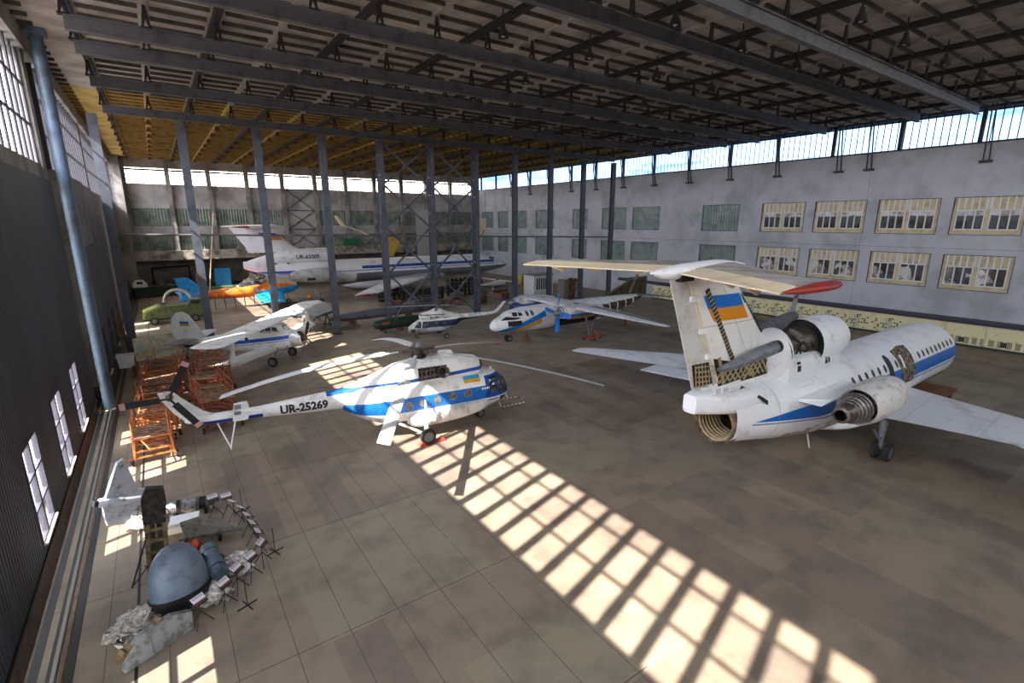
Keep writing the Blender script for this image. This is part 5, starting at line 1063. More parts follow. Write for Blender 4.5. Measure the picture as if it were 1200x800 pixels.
t = thing('cream_container', 'low cream container in front of the pale heap', 'container', (19., 103.5, 0)); MB().b(-2.2, 2.2, -1, 1, .2, 2.0).obj('box', M_cream, t); MB().b(-2.3, 2.3, -1.1, 1.1, 2.0, 2.12).obj('lid', M_cream, t); MB().b(-2, 2, -.9, .9, 0, .2).obj('skids', M_black, t)
t = thing('low_loader', 'low dark green flat trailer in front of the blue cabinet', 'trailer', (9, 100, 0)); MB().b(-5, 5, -1.2, 1.2, .8, 1.1).obj('bed', mat('green_bed', S(70, 100, 62), .6), t)
for x in (-4, -3, 3, 4):
    for y in (-1, 1): wheel(t, (x, y, .42), .42, .24)
tag(MB().tube([(5.8, 92, .2), (7.9, 92, 13.4)], .09, 6).obj('leaning_pole', M_cream), 'long pale pole leaning up beside the second column', 'pole')
MB().lathe([(0, .4), (.2, .2)], (0, 0, 1), (5.8, 92, 0), 12, (True, True)).obj('foot', M_black, bpy.data.objects['leaning_pole'])

# ================================================================== odd pieces behind the large trijet
def hung(name, label, cat, parts, top):
    t = thing(name, label, cat, (0, 0, 0))
    for n, mb, m in parts: mb.obj(n, m, t, 40)
    for p in top: MB().tube([p, (p[0], p[1], ZC - .1)], .03, 5).obj('hanging_wire', M_black, t)
hung('propeller', 'cream bent propeller blades hanging above the back trijet', 'propeller', [('long_blade', MB().rings([[(x - w, 97, z), (x, 97.2, z + .1), (x + w, 97, z), (x, 96.9, z - .1)] for x, z, w in ((28, 13.1, .35), (29.3, 11.3, .5), (30.6, 10.9, .45), (32.3, 10.4, .5), (34.7, 9.1, .15))]), M_cream), ('short_blade', MB().rings([[(x - w, 97.4, z), (x, 97.5, z + .1), (x + w, 97.4, z), (x, 97.3, z - .1)] for x, z, w in ((30.2, 12.6, .12), (31.4, 11.2, .35), (32.3, 10.4, .35))]), M_grey)], [(29.3, 97, 11.3), (32.3, 97, 10.4)])
t = thing('upright_fin', 'yellow upright fin standing behind the back trijet', 'aircraft fin', (38.5, 97, 0))
MB().rings([[(-1., y, 5.2), (.3, y, 5.2), (2.1, y, 8.4), (1.2, y, 8.9), (-.6, y, 9.4)] for y in (-.12, .12)]).obj('fin', mat('fin_yellow', S(206, 162, 60), .55, ns=1, col2=S(170, 130, 80), lo=.45, hi=.7), t)
MB().b(-.6, -.3, -.15, .15, 0, 5.4).b(.0, .2, -.15, .15, 0, 5.3).b(-1.2, 1, -.6, .6, 0, .2).obj('stand', M_black, t)
hung('wing_tip', 'torn beige wing tip hanging by the right wall behind the columns', 'aircraft wing', [('skin', MB().rings([[(54.2, y, 13.2), (55.4, y, 12.6), (56.7, y, 12.9), (56.2, y, 9.6), (55.2, y, 8.4), (54.6, y, 8.3), (54.4, y, 9.8)] for y in (89.8, 90.1)]), M_cream), ('torn_edge', MB().beam((56.1, 89.9, 10.4), (54.4, 89.9, 7.9), .3, .12), M_dark)], [(54.8, 89.95, 12.8), (56.4, 89.95, 12.7)])
hung('float', 'orange float hanging behind the middle column', 'float', [('body', MB().lathe([(0, .05), (.8, .5), (2, .62), (3.2, .4), (3.7, .05)], (0, 0, 1), (48, 97, 8.0), 14), M_rust)], [(48, 97, 11.6)])
t = thing('white_screen', 'tall white screen board by the back wall between the braces', 'screen', (49.2, 104.5, 0)); MB().b(-1.6, 1.6, -.1, .1, .3, 14.6).obj('board', mat('screen_board', S(172, 168, 164), .7), t); MB().b(-1.7, 1.7, -.8, .8, 0, .3).obj('base', M_black, t)
t = thing('tarpaulin_box', 'green tarpaulin covered box on the back wall ledge', 'box', (33.9, 107.2, 7.1)); MB().prism([(-1.6, 0), (1.6, 0), (1.5, 1.2), (.9, 1.5), (-1.3, 1.4), (-1.6, 1.1)], -.6, .6, 'y').obj('cover', mat('green_tarpaulin', S(20, 104, 62), .6, ns=2, col2=S(14, 70, 44)), t); MB().b(-1.65, 1.65, -.62, .62, 0, .15).obj('pallet', M_brown, t)

# ================================================================== stores under and right of the back trijet
def rack(x, y, rz, lab, n, h, dark):
    t = thing('storage_rack', lab, 'rack', (x, y, 0), rz)
    L = n * .8; fr = MB()
    for i in range(n + 1): fr.b(-L / 2 + i * .8 - .03, -L / 2 + i * .8 + .03, -.4, .4, 0, h)
    for k in range(int(h / .6) + 1): fr.b(-L / 2, L / 2, -.4, .4, k * .6, k * .6 + .04)
    fr.obj('frame', M_black, t)
    st = MB(); r_ = random.Random(int(x * 7))
    for i in range(n):
        for k in range(int(h / .6)):
            if r_.random() < .85: st.b(-L / 2 + i * .8 + .12, -L / 2 + i * .8 + .12 + r_.uniform(.3, .55), -.3, .3, k * .6 + .04, k * .6 + .04 + r_.uniform(.15, .42))
    st.obj('stored_boxes', dark, t)['kind'] = 'stuff'
M_box = mat('dark_box_stock', S(70, 60, 52), .7, ns=3, col2=S(36, 32, 30), lo=.4, hi=.6); M_box2 = mat('brown_box_stock', S(104, 84, 62), .75, ns=3, col2=S(50, 42, 36), lo=.4, hi=.6)
rack(40.8, 73, 0, 'black storage rack of many small boxes under the nose of the back trijet', 6, 3.0, M_box)
rack(34.5, 72, 4, 'storage rack of brown boxes left of the black rack under the back trijet', 6, 1.9, M_box2)
rack(29., 74, -3, 'low storage rack of brown boxes under the wing of the back trijet', 5, 1.3, M_box2)
def junk(name, lab, cat, x, y, kind, sc=1., rz=0):
    t = thing(name, lab, cat, (x, y, 0), rz); r_ = random.Random(int(x * 13 + y))
    if kind == 'engine':
        MB().lathe([(-1.3, .2), (-1.1, .4), (-.4, .45), (-.3, .55), (.5, .55), (.6, .42), (1.2, .38), (1.3, .2)], (1, 0, 0), (0, 0, .95), 16, (True, True)).obj('casing', M_engine, t, 40)
        p = MB()
        for q in range(8): a = 2 * PI * q / 8; p.tube([(-1., .42 * math.cos(a), .95 + .42 * math.sin(a)), (0, .62 * math.cos(a + .3), .95 + .62 * math.sin(a + .3)), (1., .42 * math.cos(a), .95 + .42 * math.sin(a))], .04, 5)
        p.obj('pipes', M_steel, t)
        for s in (-.8, .8): MB().beam((s, -.5, 0), (s, 0, .5), .08).beam((s, .5, 0), (s, 0, .5), .08).b(s - .05, s + .05, -.5, .5, .2, .28).obj('stand', M_rust, t)
    else:
        MB().b(-.7, .7, -.5, .5, .1, .9).obj('crate', M_box2, t); f = MB()
        for a in (-.7, 0, .7): f.b(a - .05, a + .05, -.54, .54, .0, .95)
        f.b(-.75, .75, -.54, .54, .85, .95); f.obj('battens', M_brown, t)
    t.scale = (sc, sc, sc)
for i, (x, y, k_, lab) in enumerate([(30.5, 66, 'engine', 'bare aircraft engine on a stand left of the black storage rack'), (36.5, 66.5, 'engine', 'bare aircraft engine on a stand right behind the small helicopter mast'), (41.5, 67.5, 'engine', 'bare aircraft engine on a stand in front of the black storage rack'), (46, 69, 'engine', 'bare aircraft engine on a stand nearest the grille kiosk'),
                                     (33.5, 64.5, 'crate', 'battened brown crate between the bare engines behind the small helicopter'), (39.2, 64.2, 'crate', 'battened brown crate right of the middle bare engine'), (44.2, 65.5, 'crate', 'battened brown crate behind the tail of the small helicopter'), (27, 67.5, 'crate', 'battened brown crate under the wing of the back trijet')]):
    junk('aircraft_engine' if k_ == 'engine' else 'wooden_crate', lab, 'engine' if k_ == 'engine' else 'crate', x, y, k_, 1.15, rnd.uniform(-25, 25))
t = thing('light_aeroplane', 'small white light aeroplane with a red fin right of the black rack', 'aeroplane', (50.6, 77.5, 0), 8)
MB().loft([(-3.6, .9, .08, .12, .1), (-1.5, .85, .25, .25, .25), (.8, .95, .5, .55, .45), (2.0, .9, .45, .4, .4), (2.6, .85, .15, .15, .15)], 16).obj('fuselage', M_white, t, 50)
MB().foil([(1.2, -4.6, 1.5, 1.1, .12), (1.4, 0, 1.45, 1.5, .13), (1.2, 4.6, 1.5, 1.1, .12)]).obj('wing', M_white, t, 40); MB().foil([(-2.6, 0, .9, 1.1, .08), (-3.3, 0, 2.3, .7, .08)], vert=True).obj('fin', M_red, t, 40); MB().foil([(-2.8, -1.3, .95, .7, .1), (-2.7, 0, .95, .9, .1), (-2.8, 1.3, .95, .7, .1)]).obj('tailplane', M_white, t, 40)
MB().loft([(0, 1.3, .1, .1, .1), (.6, 1.4, .34, .25, .2), (1.4, 1.3, .1, .1, .1)], 12).obj('canopy', M_glass, t, 50)
for s in (-.8, .8): wheel(t, (.9, s, .24), .24, .12); MB().tube([(.9, s, .24), (.8, s * .4, .7)], .04, 6).obj('gear_leg', M_grey, t)
MB().tube([(-3.3, 0, .8), (-3.4, 0, .08)], .04, 6).obj('tail_skid', M_grey, t)
t = thing('kiosk', 'white kiosk with a barred window by the right wall behind the turboprop', 'kiosk', (51.8, 66, 0), 0)
MB().b(-2, 2, -1.4, 1.4, 0, 3.4).obj('cabin', mat('kiosk_white', S(200, 204, 204), .6), t); MB().b(-2.15, 2.15, -1.55, 1.55, 3.4, 3.55).obj('roof', M_grey, t); MB().b(-1.7, 1.7, -1.43, -1.4, 1.1, 3.0).obj('window', M_glass, t)
for q in range(8): MB().b(-1.7 + q * .47, -1.6 + q * .47, -1.5, -1.44, 1.1, 3.0).obj('bar', M_wwhite, t)
MB().b(-1.8, 1.8, -1.5, -1.42, 3.0, 3.1).b(-1.8, 1.8, -1.5, -1.42, 1.0, 1.1).obj('window_frame', M_wwhite, t)
t = thing('boiler', 'rusty brown boiler machine by the right wall behind the turboprop wing', 'machine', (53.2, 60, 0))
MB().b(-1.5, -.6, -.8, .8, 0, 3.1).obj('cabinet', mat('boiler_grey', S(112, 106, 100), .7), t); MB().lathe([(0, .8), (2.6, .8), (2.9, .55), (3.2, .2)], (0, 0, 1), (.4, 0, .1), 18, (True, True)).obj('drum', M_box2, t, 40)
p = MB().tube([(.4, -.8, 1), (.9, -1.0, 1.6), (.9, -1, 2.8), (1.6, -.6, 3.2)], .1, 8).tube([(-.2, -.85, .5), (.2, -1., 2.2), (.2, -.8, 2.6)], .08, 8).b(1.0, 1.6, -.4, .4, 2.7, 3.2); p.obj('pipes', M_rust, t, 40); MB().b(.9, 1.5, -.3, .4, 0, 2.7).obj('blue_tank', mat('blue_tank', S(120, 140, 180), .6), t)
t = thing('timber_pile', 'sunlit pale pile of sawn timber by the right wall left of the kiosk', 'timber', (57.8, 78, 0))
for k in range(6):
    for j in range(3): MB().b(-1.6 + .05 * k, 1.6 - .06 * j, -.9 + j * .6, -.35 + j * .6, k * .34, k * .34 + .3).obj('baulk', mat('sawn_timber_%d%d' % (k, j), S(190, 140 + 8 * k, 92 + 4 * j), .8), t)
# small jet whose fin shows behind the trijet
t = thing('small_jet', 'small grey jet with an upright fin behind the white trijet, near the right wall', 'aeroplane', (52, 25.5, 0), 12)
MB().loft([(-8, 1.9, .2, .2, .2), (-5, 1.9, .5, .5, .5), (0, 1.8, .7, .75, .7), (4, 1.9, .55, .6, .55), (7, 1.7, .1, .1, .1)], 20).obj('fuselage', M_grey, t, 50)
fn = MB().foil([(5.4, 0, 2.2, 2.5, .07), (6.3, 0, 5.0, 1.5, .07)], vert=True)
fn.obj('fin', mat('jet_fin_paint', S(176, 184, 196), .5, layers=[(S(30, 34, 44), lambda x, y, z, n: x > 5.0 + z * .24), (S(30, 90, 170), lambda x, y, z, n: (z > 3.9) & (z < 4.15)), (S(210, 150, 60), lambda x, y, z, n: (z > 3.65) & (z < 3.9))]), t, 40)
for s in (-1, 1): MB().foil([(1.5, s * .4, 1.6, 3.5, .06), (-1, s * 3.6, 1.5, 1., .06)]).obj('wing', M_grey, t, 40); wheel(t, (-.5, s * 1.3, .35), .35, .18); MB().tube([(-.5, s * 1.3, .35), (-.4, s * 1.1, 1.6)], .06, 6).obj('gear_leg', M_black, t)
wheel(t, (4.5, 0, .3), .3, .15, 'nose_wheel'); MB().tube([(4.5, 0, .3), (4.4, 0, 1.4)], .06, 6).obj('nose_leg', M_black, t)

# ================================================================== rust-orange maintenance docks
def dock(lab, x, y, rz, L, Wd, H, m, r_, stairs=False, name='maintenance_stand'):
    t = thing(name, lab, 'work stand', (x, y, 0), rz, 'orange maintenance stands behind the helicopter tail')
    for sx in (-1, 1):
        for sy in (-1, 1):
            MB().beam((sx * L / 2, sy * Wd / 2, .18), (sx * L / 2 * .92, sy * Wd / 2 * .9, H), .1).obj('post', m, t)
            wheel(t, (sx * L / 2, sy * (Wd / 2 + .1), .2), .2, .12, n=12)
    f = MB()
    for z in (.35, H * .5, H):
        for s in (-1, 1): f.beam((-L / 2, s * Wd / 2 * .95, z), (L / 2, s * Wd / 2 * .95, z), .08); f.beam((s * L / 2 * .96, -Wd / 2, z), (s * L / 2 * .96, Wd / 2, z), .08)
    f.obj('rails', m, t)
    d = MB(); n = max(2, int(L / 1.4))
    for i in range(n):
        a, b_ = -L / 2 + L * i / n, -L / 2 + L * (i + 1) / n
        for s in (-1, 1): d.beam((a, s * Wd / 2 * .93, .35), (b_, s * Wd / 2 * .93, H * .95), .06); d.beam((b_, s * Wd / 2 * .93, .35), (a, s * Wd / 2 * .93, H * .95), .05)
        d.beam((a, -Wd / 2, H * .5), (b_, Wd / 2, H * .5), .05); d.beam((b_, -Wd / 2, .35), (a, Wd / 2, H), .05)
    d.obj('bracing', m, t)
    g = MB()
    for i in range(int(L / .3)):
        if r_.random() < .8: g.b(-L / 2 + i * .3, -L / 2 + i * .3 + .15, -Wd / 2 * .9, Wd / 2 * .9, H + .02, H + .06)
    g.obj('deck_boards', mat('weathered_planks', S(150, 118, 90), .8, ns=3, col2=S(96, 70, 52), lo=.4, hi=.6) if 'weathered_planks' not in MATS else MATS['weathered_planks'], t)
    for s in (-1, 1):
        h = MB()
        for i in range(n + 1): h.tube([(-L / 2 + L * i / n, s * Wd / 2 * .9, H), (-L / 2 + L * i / n, s * Wd / 2 * .9, H + .95)], .03, 6)
        for z in (.5, .95): h.tube([(-L / 2, s * Wd / 2 * .9, H + z), (L / 2, s * Wd / 2 * .9, H + z)], .03, 6)
        h.obj('hand_rail', m, t)
    if stairs:
        q = MB()
        for s in (-.4, .4): q.beam((L / 2 + H * .8, s, .1), (L / 2, s, H), .06, .14)
        for i in range(int(H / .25)): zz = .25 * (i + 1); q.b(L / 2 + H * .8 * (1 - zz / H) - .12, L / 2 + H * .8 * (1 - zz / H) + .12, -.4, .4, zz - .02, zz + .02)
        q.obj('stair', m, t)
    jn = MB()
    for i in range(int(L * 11)):
        p = Vector((rnd.uniform(-L / 2, L / 2), rnd.uniform(-Wd / 2, Wd / 2), rnd.uniform(.3, H))); a = rnd.uniform(0, 2 * PI)
        jn.tube([p, p + Vector((math.cos(a) * rnd.uniform(.5, 1.5), math.sin(a) * .5, rnd.uniform(-.3, .3)))], .03, 5)
    jn.obj('loose_pipes', m, t)['kind'] = 'stuff'
rr = random.Random(3)
dock('bright orange wheeled stand nearest the wrecked nose display', -1.5, 31.1, 90, 2.6, 1.7, 1.35, M_rustb, rr)
dock('orange stand second from the wreck, left of the helicopter tail boom', -1.2, 34.6, 86, 3.2, 1.8, 1.5, M_rustb, rr)
dock('rusty stand with stairs right beside the helicopter tail boom', 1.6, 34.2, 96, 3.8, 1.8, 1.9, M_rust, rr, True)
dock('long rusty stand along the floor joint beyond the tail rotor', -1.0, 39.6, 84, 4.6, 2.2, 1.5, M_rust, rr)
dock('rusty stand with tall hand rails in front of the biplane lower wing', 1.9, 39.3, 70, 3.2, 1.8, 1.8, M_rust, rr)
dock('pale sunlit stand nearest the long pale wing panel', -.7, 45.0, 78, 4., 2.2, 1.5, M_rustb, rr)

dock('rusty stand between the pale sunlit stand and the biplane fuselage', 2.1, 43.6, 84, 3.0, 1.8, 1.5, M_rust, rr)
dock('low orange stand farthest from the helicopter, under the biplane tail', 2.2, 48.6, 80, 2.6, 1.4, .9, M_rustb, rr)

# ================================================================== wreck display on the left
M_wg = mat('wreck_grey_skin', S(178, 182, 188), .5, ns=2.5, col2=S(120, 122, 126), lo=.5, hi=.72, layers=[(S(60, 62, 66), lambda x, y, z, n: n > .68)])
M_mud = mat('burnt_metal', S(66, 58, 48), .8, ns=5, col2=S(30, 27, 24), lo=.4, hi=.6); M_tan = mat('torn_primer_metal', S(142, 122, 84), .7, ns=4, col2=S(84, 72, 54), lo=.4, hi=.65)
M_foil = mat('crumpled_bare_metal', S(236, 230, 222), .4, metal=0., ns=6, col2=S(176, 164, 152), lo=.4, hi=.65)
t = thing('wreck_fin', 'light grey swept tail fin from a wreck, standing at the floor rail', 'aircraft fin', (-2.4, 23.3, .2), 24, None, (0, 16))
fn = MB().rings([[(x, y, z) for x, z in [(-.9, .55), (-1.0, .95), (-.95, 1.3), (-.75, 2.6), (-.55, 2.75), (.1, 1.45), (.85, 1.3), (.85, .9), (.2, .75), (-.2, .1), (-.75, .15)]] for y in (-.08, .08)])
fn.obj('fin_skin', M_wg, t); MB().lathe([(-1.2, .1), (-1.1, .18), (.9, .21)], (1, 0, 0), (0, 0, 1.1), 12, (True, True)).obj('fairing', M_wg, t, 40); MB().b(-1.3, -1.18, -.12, .12, 1.0, 1.22).obj('tail_light', M_black, t)
MB().prism([(.4, 0), (.9, 0), (.85, 1.0), (.6, 1.0)], -.1, .1, 'y').obj('blue_bracket', mat('wreck_blue', S(110, 150, 176), .5), t); MB().lathe([(0, .42), (.5, .38)], (0, 0, 1), (.3, -.3, 0), 16, (True, True)).obj('drum', M_white, t, 40)
t = thing('wreck_spar', 'tall burnt frame of a wrecked wing root standing upright behind the radome', 'wreckage', (-1.45, 19.5, 0), 0, None, (-8, 4))
f = MB(); HT = 2.75
for x in (-.28, .28): f.beam((x, 0, 0), (x * .8, 0, HT), .09, .14)
for z in (.3, .8, 1.2, 1.6, 2.0): f.b(-.3, .3, -.06, .06, z - .05, z + .05)
f.b(-.03, .03, -.05, .05, 1.2, 2.2); f.obj('ladder_frame', M_tan, t)
MB().b(-.25, .25, .02, .06, .1, 1.9).obj('web', M_mud, t)
sk = MB(); pts = [(-.34, 1.9), (.3, 1.85), (.36, 2.5), (.3, 3.05), (-.2, 3.1), (-.34, 2.8)]
sk.rings([[(x, y + .06 * math.sin(x * 9 + z * 5), z) for x, z in pts] for y in (-.2, .22)]); sk.obj('burnt_skin', M_mud, t)
MB().beam((-.25, -.05, 1.5), (-.75, -.6, .0), .035).beam((-.25, .05, .4), (-.75, -.6, .02), .03).obj('stay', M_black, t)
jn = MB()
for q in range(16): a = rnd.uniform(0, 6.28); z = rnd.uniform(.2, 2.3); jn.tube([(.3 * math.copysign(1, math.cos(a)), 0, z), (.45 * math.cos(a), .25 * math.sin(a), z + rnd.uniform(-.2, .2)), (.5 * math.cos(a + .4), .3 * math.sin(a), z - .15)], .02, 5)
jn.obj('torn_cables', M_tan, t)['kind'] = 'stuff'
t = thing('radome', 'large blue grey radome dome of the wreck with a dark rim', 'radome', (-.85, 17.05, .55), 24, None, (-6, 4))
rr_ = []
for i in range(15):
    u = i / 14; w = max(.02, (1 - u ** 2.4) ** .5); rr_.append([(.84 * w * math.cos(2 * PI * k / 32), (.62 * w) * math.sin(2 * PI * k / 32) + .1 * u, (.16 + 1.5 * u)) for k in range(32)])
MB().rings(rr_, (True, True)).obj('dome', mat('radome_paint', S(112, 128, 144), .42, ns=2.2, col2=S(80, 90, 100), lo=.45, hi=.75, detail=8, layers=[(S(40, 40, 44), lambda x, y, z, n: n > .74)]), t, 60)
MB().rings([[(.86 * w * math.cos(2 * PI * k / 32), (.64 * w) * math.sin(2 * PI * k / 32), z) for k in range(32)] for z, w in ((-.12, .97), (.0, 1.01), (.2, 1.0))], (True, False)).obj('rim', M_black, t, 60)
MB().prism([(-.7, -.4), (.7, -.4), (.6, -.06), (-.6, -.06)], -.4, .4, 'y').obj('cradle', M_black, t)
t = thing('wreck_slab', 'pale grey torn wing slab in front of the radome', 'wreckage', (-1.5, 15.75, 0), 27)
MB().rings([[(-.95, y0, .02), (.85, y0 - .05, .02), (.9, y0 + .02, .55), (.4, y0 + .08, .78), (-.45, y0 + .15, .7), (-.85, y0 + .1, .3)] for y0 in (-.22, -.02)]).obj('skin', mat('slab_skin', S(146, 150, 148), .55, ns=3, col2=S(104, 104, 98), lo=.45, hi=.65), t)
ed = MB(); 
for q in range(9): x = -.9 + q * .13; ed.box((x, .1, .35 + .045 * q), (.2, .3, .08 + .04 * (q % 3)), Matrix.Rotation(q * .7, 3, 'Y'))
ed.obj('torn_edge', M_tan, t)
for x in (-.25, .1): MB().b(x, x + .03, -.25, -.225, .05, .75).obj('seam', M_grey, t)
def heap(name, lab, c, rad, n, m, h, cat='wreckage', thin=.02):
    t = thing(name, lab, cat, (c[0], c[1], 0)); mb = MB()
    for q in range(n):
        a = rnd.uniform(0, 6.28); r_ = rnd.random() ** .7; p = Vector((rad[0] * r_ * math.cos(a), rad[1] * r_ * math.sin(a), .06 + h * (1 - r_) * rnd.uniform(.3, 1.)))
        M = Matrix.Rotation(rnd.uniform(0, 6), 3, 'Z') @ Matrix.Rotation(rnd.uniform(-1, 1), 3, 'X'); l = rnd.uniform(.1, .32); w = rnd.uniform(.05, .2)
        k = rnd.uniform(-.12, .12)
        mb.rings([[p + M @ Vector((x, y, k * math.sin(x * 9) + z)) for x, y, z in ((-l, -w, 0), (0, -w * 1.2, k), (l, -w * .5, 0), (l, w, 0), (0, w, k), (-l, w * .7, 0))] for z in (0, thin)])
    o = mb.obj('crumpled_pieces', m, t); o['kind'] = 'stuff'
    MB().rings([[(rad[0] * .7 * math.cos(a * PI / 4), rad[1] * .7 * math.sin(a * PI / 4), z) for a in range(8)] for z in (.0, .05)]).obj('base_sheet', M_mud, t)
    return t
heap('crumpled_metal', 'pale shredded metal heap at the near left end of the wreck', (-1.95, 16.6), (.8, .5), 95, M_foil, .9)
heap('crumpled_metal', 'crumpled silver sheet heap among the cards at the near right of the wreck', (-.05, 17.0), (.6, .4), 60, M_foil, .5)
heap('crumpled_metal', 'dark burnt scrap heap between the radome and the blue grey cylinder', (-.35, 18.8), (.8, .7), 70, M_mud, .5)
heap('crumpled_metal', 'small pale scrap heap right of the blue grey cylinder', (.85, 18.3), (.3, .7), 36, M_foil, .4)
heap('crumpled_metal', 'orange and dark scrap heap behind the radome', (-.35, 20.0), (.45, .35), 30, mat('orange_scrap', S(206, 82, 40), .6, ns=4, col2=S(60, 50, 46), lo=.45, hi=.6), .4)
t = thing('gas_cylinder', 'blue grey cylinder lying in the middle of the wreck', 'cylinder', (.18, 18.6, .3), 97)
MB().lathe([(-1.0, .05), (-.96, .2), (-.86, .27), (.8, .27), (.82, .29), (.92, .29), (.95, .22), (1.0, .2)], (1, 0, 0), (0, 0, 0), 22, (True, True)).obj('body', mat('cylinder_paint', S(98, 120, 136), .45, ns=3, col2=S(70, 84, 94)), t, 40)
MB().lathe([(.5, .285), (.56, .285)], (1, 0, 0), (0, 0, 0), 22).obj('band', M_black, t); MB().lathe([(-.6, .285), (-.54, .285)], (1, 0, 0), (0, 0, 0), 22).obj('band', M_black, t); MB().b(-.6, -.5, -.3, .3, -.3, -.1).b(.5, .6, -.3, .3, -.3, -.1).obj('cradle', M_black, t)
t = thing('wreck_wing', 'dark triangular wing panel lying behind the cylinder', 'wreckage', (.0, 20.7, 0), -10)
MB().rings([[(-.8, .5, .62), (-.5, -.45, .42), (1.35, -.35, .32), (-.1, .55, .7)], [(-.8, .5, .72), (-.5, -.45, .56), (1.35, -.35, .36), (-.1, .55, .8)]]).obj('skin', mat('dark_panel_skin', S(104, 98, 84), .6, ns=3, col2=S(60, 56, 48), lo=.4, hi=.65), t)
MB().b(-.6, -.5, -.3, .4, 0, .5).b(.5, .6, -.3, .0, 0, .35).obj('trestle', M_black, t); MB().b(-.75, -.45, -.35, .1, .4, .5).obj('yellow_edge', M_tan, t)
t = thing('jet_engine', 'shiny small jet engine with black bands at the back of the wreck', 'engine', (-.2, 23.1, .45), -12)
MB().lathe([(-1.1, .12), (-.9, .24), (-.3, .27), (-.25, .32), (.15, .32), (.2, .26), (.7, .2), (1., .05)], (1, 0, 0), (0, 0, 0), 20, (True, True)).obj('casing', M_steel, t, 40)
MB().lathe([(.25, .27), (.5, .25)], (1, 0, 0), (0, 0, 0), 20).obj('band', M_black, t); MB().lathe([(-.55, .285), (-.4, .285)], (1, 0, 0), (0, 0, 0), 20).obj('band', M_black, t); MB().b(-.7, -.6, -.25, .25, -.45, -.15).b(.4, .5, -.2, .2, -.45, -.12).obj('stand', M_black, t)
t = thing('white_case', 'white open case in front of the shiny jet engine', 'case', (-.55, 22.0, 0), -8)
MB().b(-.5, .5, -.35, .35, 0, .5).obj('box', M_white, t); MB().b(-.1, .45, -.37, -.35, .15, .4).obj('opening', M_black, t); MB().b(-.5, .0, -.9, -.4, 0, .4).obj('cream_block', M_cream, t)
# information cards
cards = [(.5, 22.35, 10), (.98, 22.15, 5), (1.15, 21.5, 118), (1.38, 20.8, 112), (1.5, 20.1, 106), (1.58, 19.4, 100), (1.66, 18.7, 96), (1.62, 17.9, 55), (1.2, 17.3, 40), (.72, 16.9, 45), (.3, 16.35, 38), (-.4, 15.95, 30)]
S0 = None
for x, y, rz in cards:
    if S0 is None:
        S0 = thing('card_stand', 'small white information card on a black tripod around the wreck', 'sign stand', (x, y, 0), rz, 'information cards around the wreck')
        for a in (90, 210, 330): MB().tube([(0, 0, .5), (.32 * math.cos(R(a)), .32 * math.sin(R(a)), .02)], .015, 5).obj('leg', M_black, S0)
        MB().tube([(0, 0, .4), (0, 0, .85)], .016, 5).obj('post', M_black, S0)
        M = Matrix.Rotation(R(-38), 3, 'X')
        MB().box((0, -.02, .9), (.38, .02, .28), Matrix.Rotation(R(-55), 3, 'X')).obj('card', mat('printed_card', S(222, 220, 222), .5, layers=[(S(96, 62, 60), lambda x, y, z, n: z < .88), (S(60, 60, 64), lambda x, y, z, n: ((z * 40).mod(1.) > .6) & (x.abs() < .16) & (z > .93))]), S0)
        MB().box((0, -.035, .885), (.41, .015, .31), Matrix.Rotation(R(-55), 3, 'X')).obj('card_holder', M_black, S0)
    else: dup(S0, (x, y, 0), rz)
P0 = None
for x, y in ((1.5, 22.2), (2.1, 18.4), (.85, 16.0)):
    if P0 is None:
        P0 = thing('barrier_post', 'thin bare black barrier post on crossed feet around the wreck', 'post', (x, y, 0), 20, 'bare barrier posts around the wreck')
        MB().tube([(0, 0, .03), (0, 0, 1.0)], .014, 5).obj('pole', M_black, P0); MB().b(-.32, .32, -.015, .015, .01, .04).b(-.015, .015, -.32, .32, .01, .04).obj('feet', M_black, P0)
    else: dup(P0, (x, y, 0))
SKY, SUN, EXPO = 7.5, 12.5, 1.65
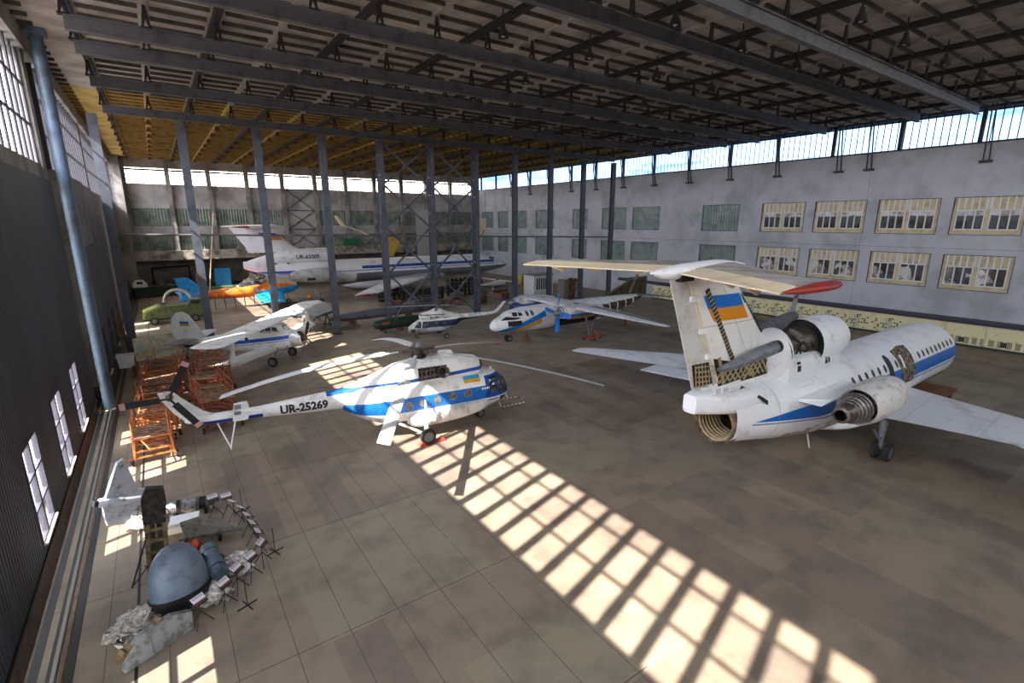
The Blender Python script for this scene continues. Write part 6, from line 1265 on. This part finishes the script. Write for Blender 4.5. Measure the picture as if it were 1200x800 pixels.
# ================================================================== daylight, camera
W = bpy.data.worlds.new('World'); SC.world = W; W.use_nodes = True; nt = W.node_tree; nt.nodes.clear()
bg = nt.nodes.new('ShaderNodeBackground'); wo = nt.nodes.new('ShaderNodeOutputWorld'); nt.links.new(bg.outputs[0], wo.inputs[0])
tc = nt.nodes.new('ShaderNodeTexCoord'); sx = nt.nodes.new('ShaderNodeSeparateXYZ'); nt.links.new(tc.outputs['Generated'], sx.inputs[0])
cr = nt.nodes.new('ShaderNodeValToRGB'); mr = nt.nodes.new('ShaderNodeMapRange'); mr.inputs[1].default_value = -.1; mr.inputs[2].default_value = 1.
nt.links.new(sx.outputs[2], mr.inputs[0]); nt.links.new(mr.outputs[0], cr.inputs[0]); nt.links.new(cr.outputs[0], bg.inputs[0])
for i, (p, c) in enumerate(((0, (.2, .18, .16)), (.085, (.24, .22, .2)), (.1, (1., .985, .96)), (.3, (.93, .965, 1.)), (1., (.82, .91, 1.)))):
    e = cr.color_ramp.elements[i] if i < 2 else cr.color_ramp.elements.new(p)
    e.position = p; e.color = (*c, 1)
bg.inputs[1].default_value = SKY
d = Vector((.939, .27, -1.)).normalized()
sl = bpy.data.lights.new('sun', 'SUN'); sl.energy = SUN; sl.angle = R(.55); sl.color = (1., .92, .79)
so = bpy.data.objects.new('sun', sl); COL.objects.link(so); so.rotation_euler = d.to_track_quat('-Z', 'Y').to_euler(); so.location = (-30, 0, 40)
def portal(name, loc, size, rot):
    l = bpy.data.lights.new(name, 'AREA'); l.shape = 'RECTANGLE'; l.size, l.size_y = size; l.cycles.is_portal = True
    o = bpy.data.objects.new(name, l); COL.objects.link(o); o.location = loc; o.rotation_euler = rot
portal('daylight_left', (-5.0, 44, 18.2), (6.1, 125), (0, R(-90), 0))
portal('daylight_right', (65.2, 44, 20.9), (3.2, 125), (0, R(90), 0))
portal('daylight_back', (30, 108.3, 19.6), (70, 2.7), (R(-90), 0, 0))
if FRONT < 22: portal('front_fill_portal', (30, Y0, (FRONT + 22.2) / 2), (71, 22.2 - FRONT), (R(90), 0, 0))  # guides sky light through the strip added behind the viewer
cd = bpy.data.cameras.new('camera'); co = bpy.data.objects.new('camera', cd); COL.objects.link(co)
cd.sensor_width = 36; cd.lens = 583. / 1200 * 36; cd.clip_end = 500; cd.clip_start = .2
co.location = (0, 0, 12); co.rotation_euler = (PI / 2 - math.atan(140 / 583.), 0, R(-35.1))
SC.camera = co
SC.view_settings.view_transform = 'Standard'; SC.view_settings.look = 'None'; SC.view_settings.gamma = 1; SC.view_settings.use_curve_mapping = False
SC.view_settings.exposure = EXPO
SC.cycles.use_denoising = True; SC.cycles.max_bounces = 10; SC.cycles.diffuse_bounces = 5; SC.cycles.transparent_max_bounces = 12
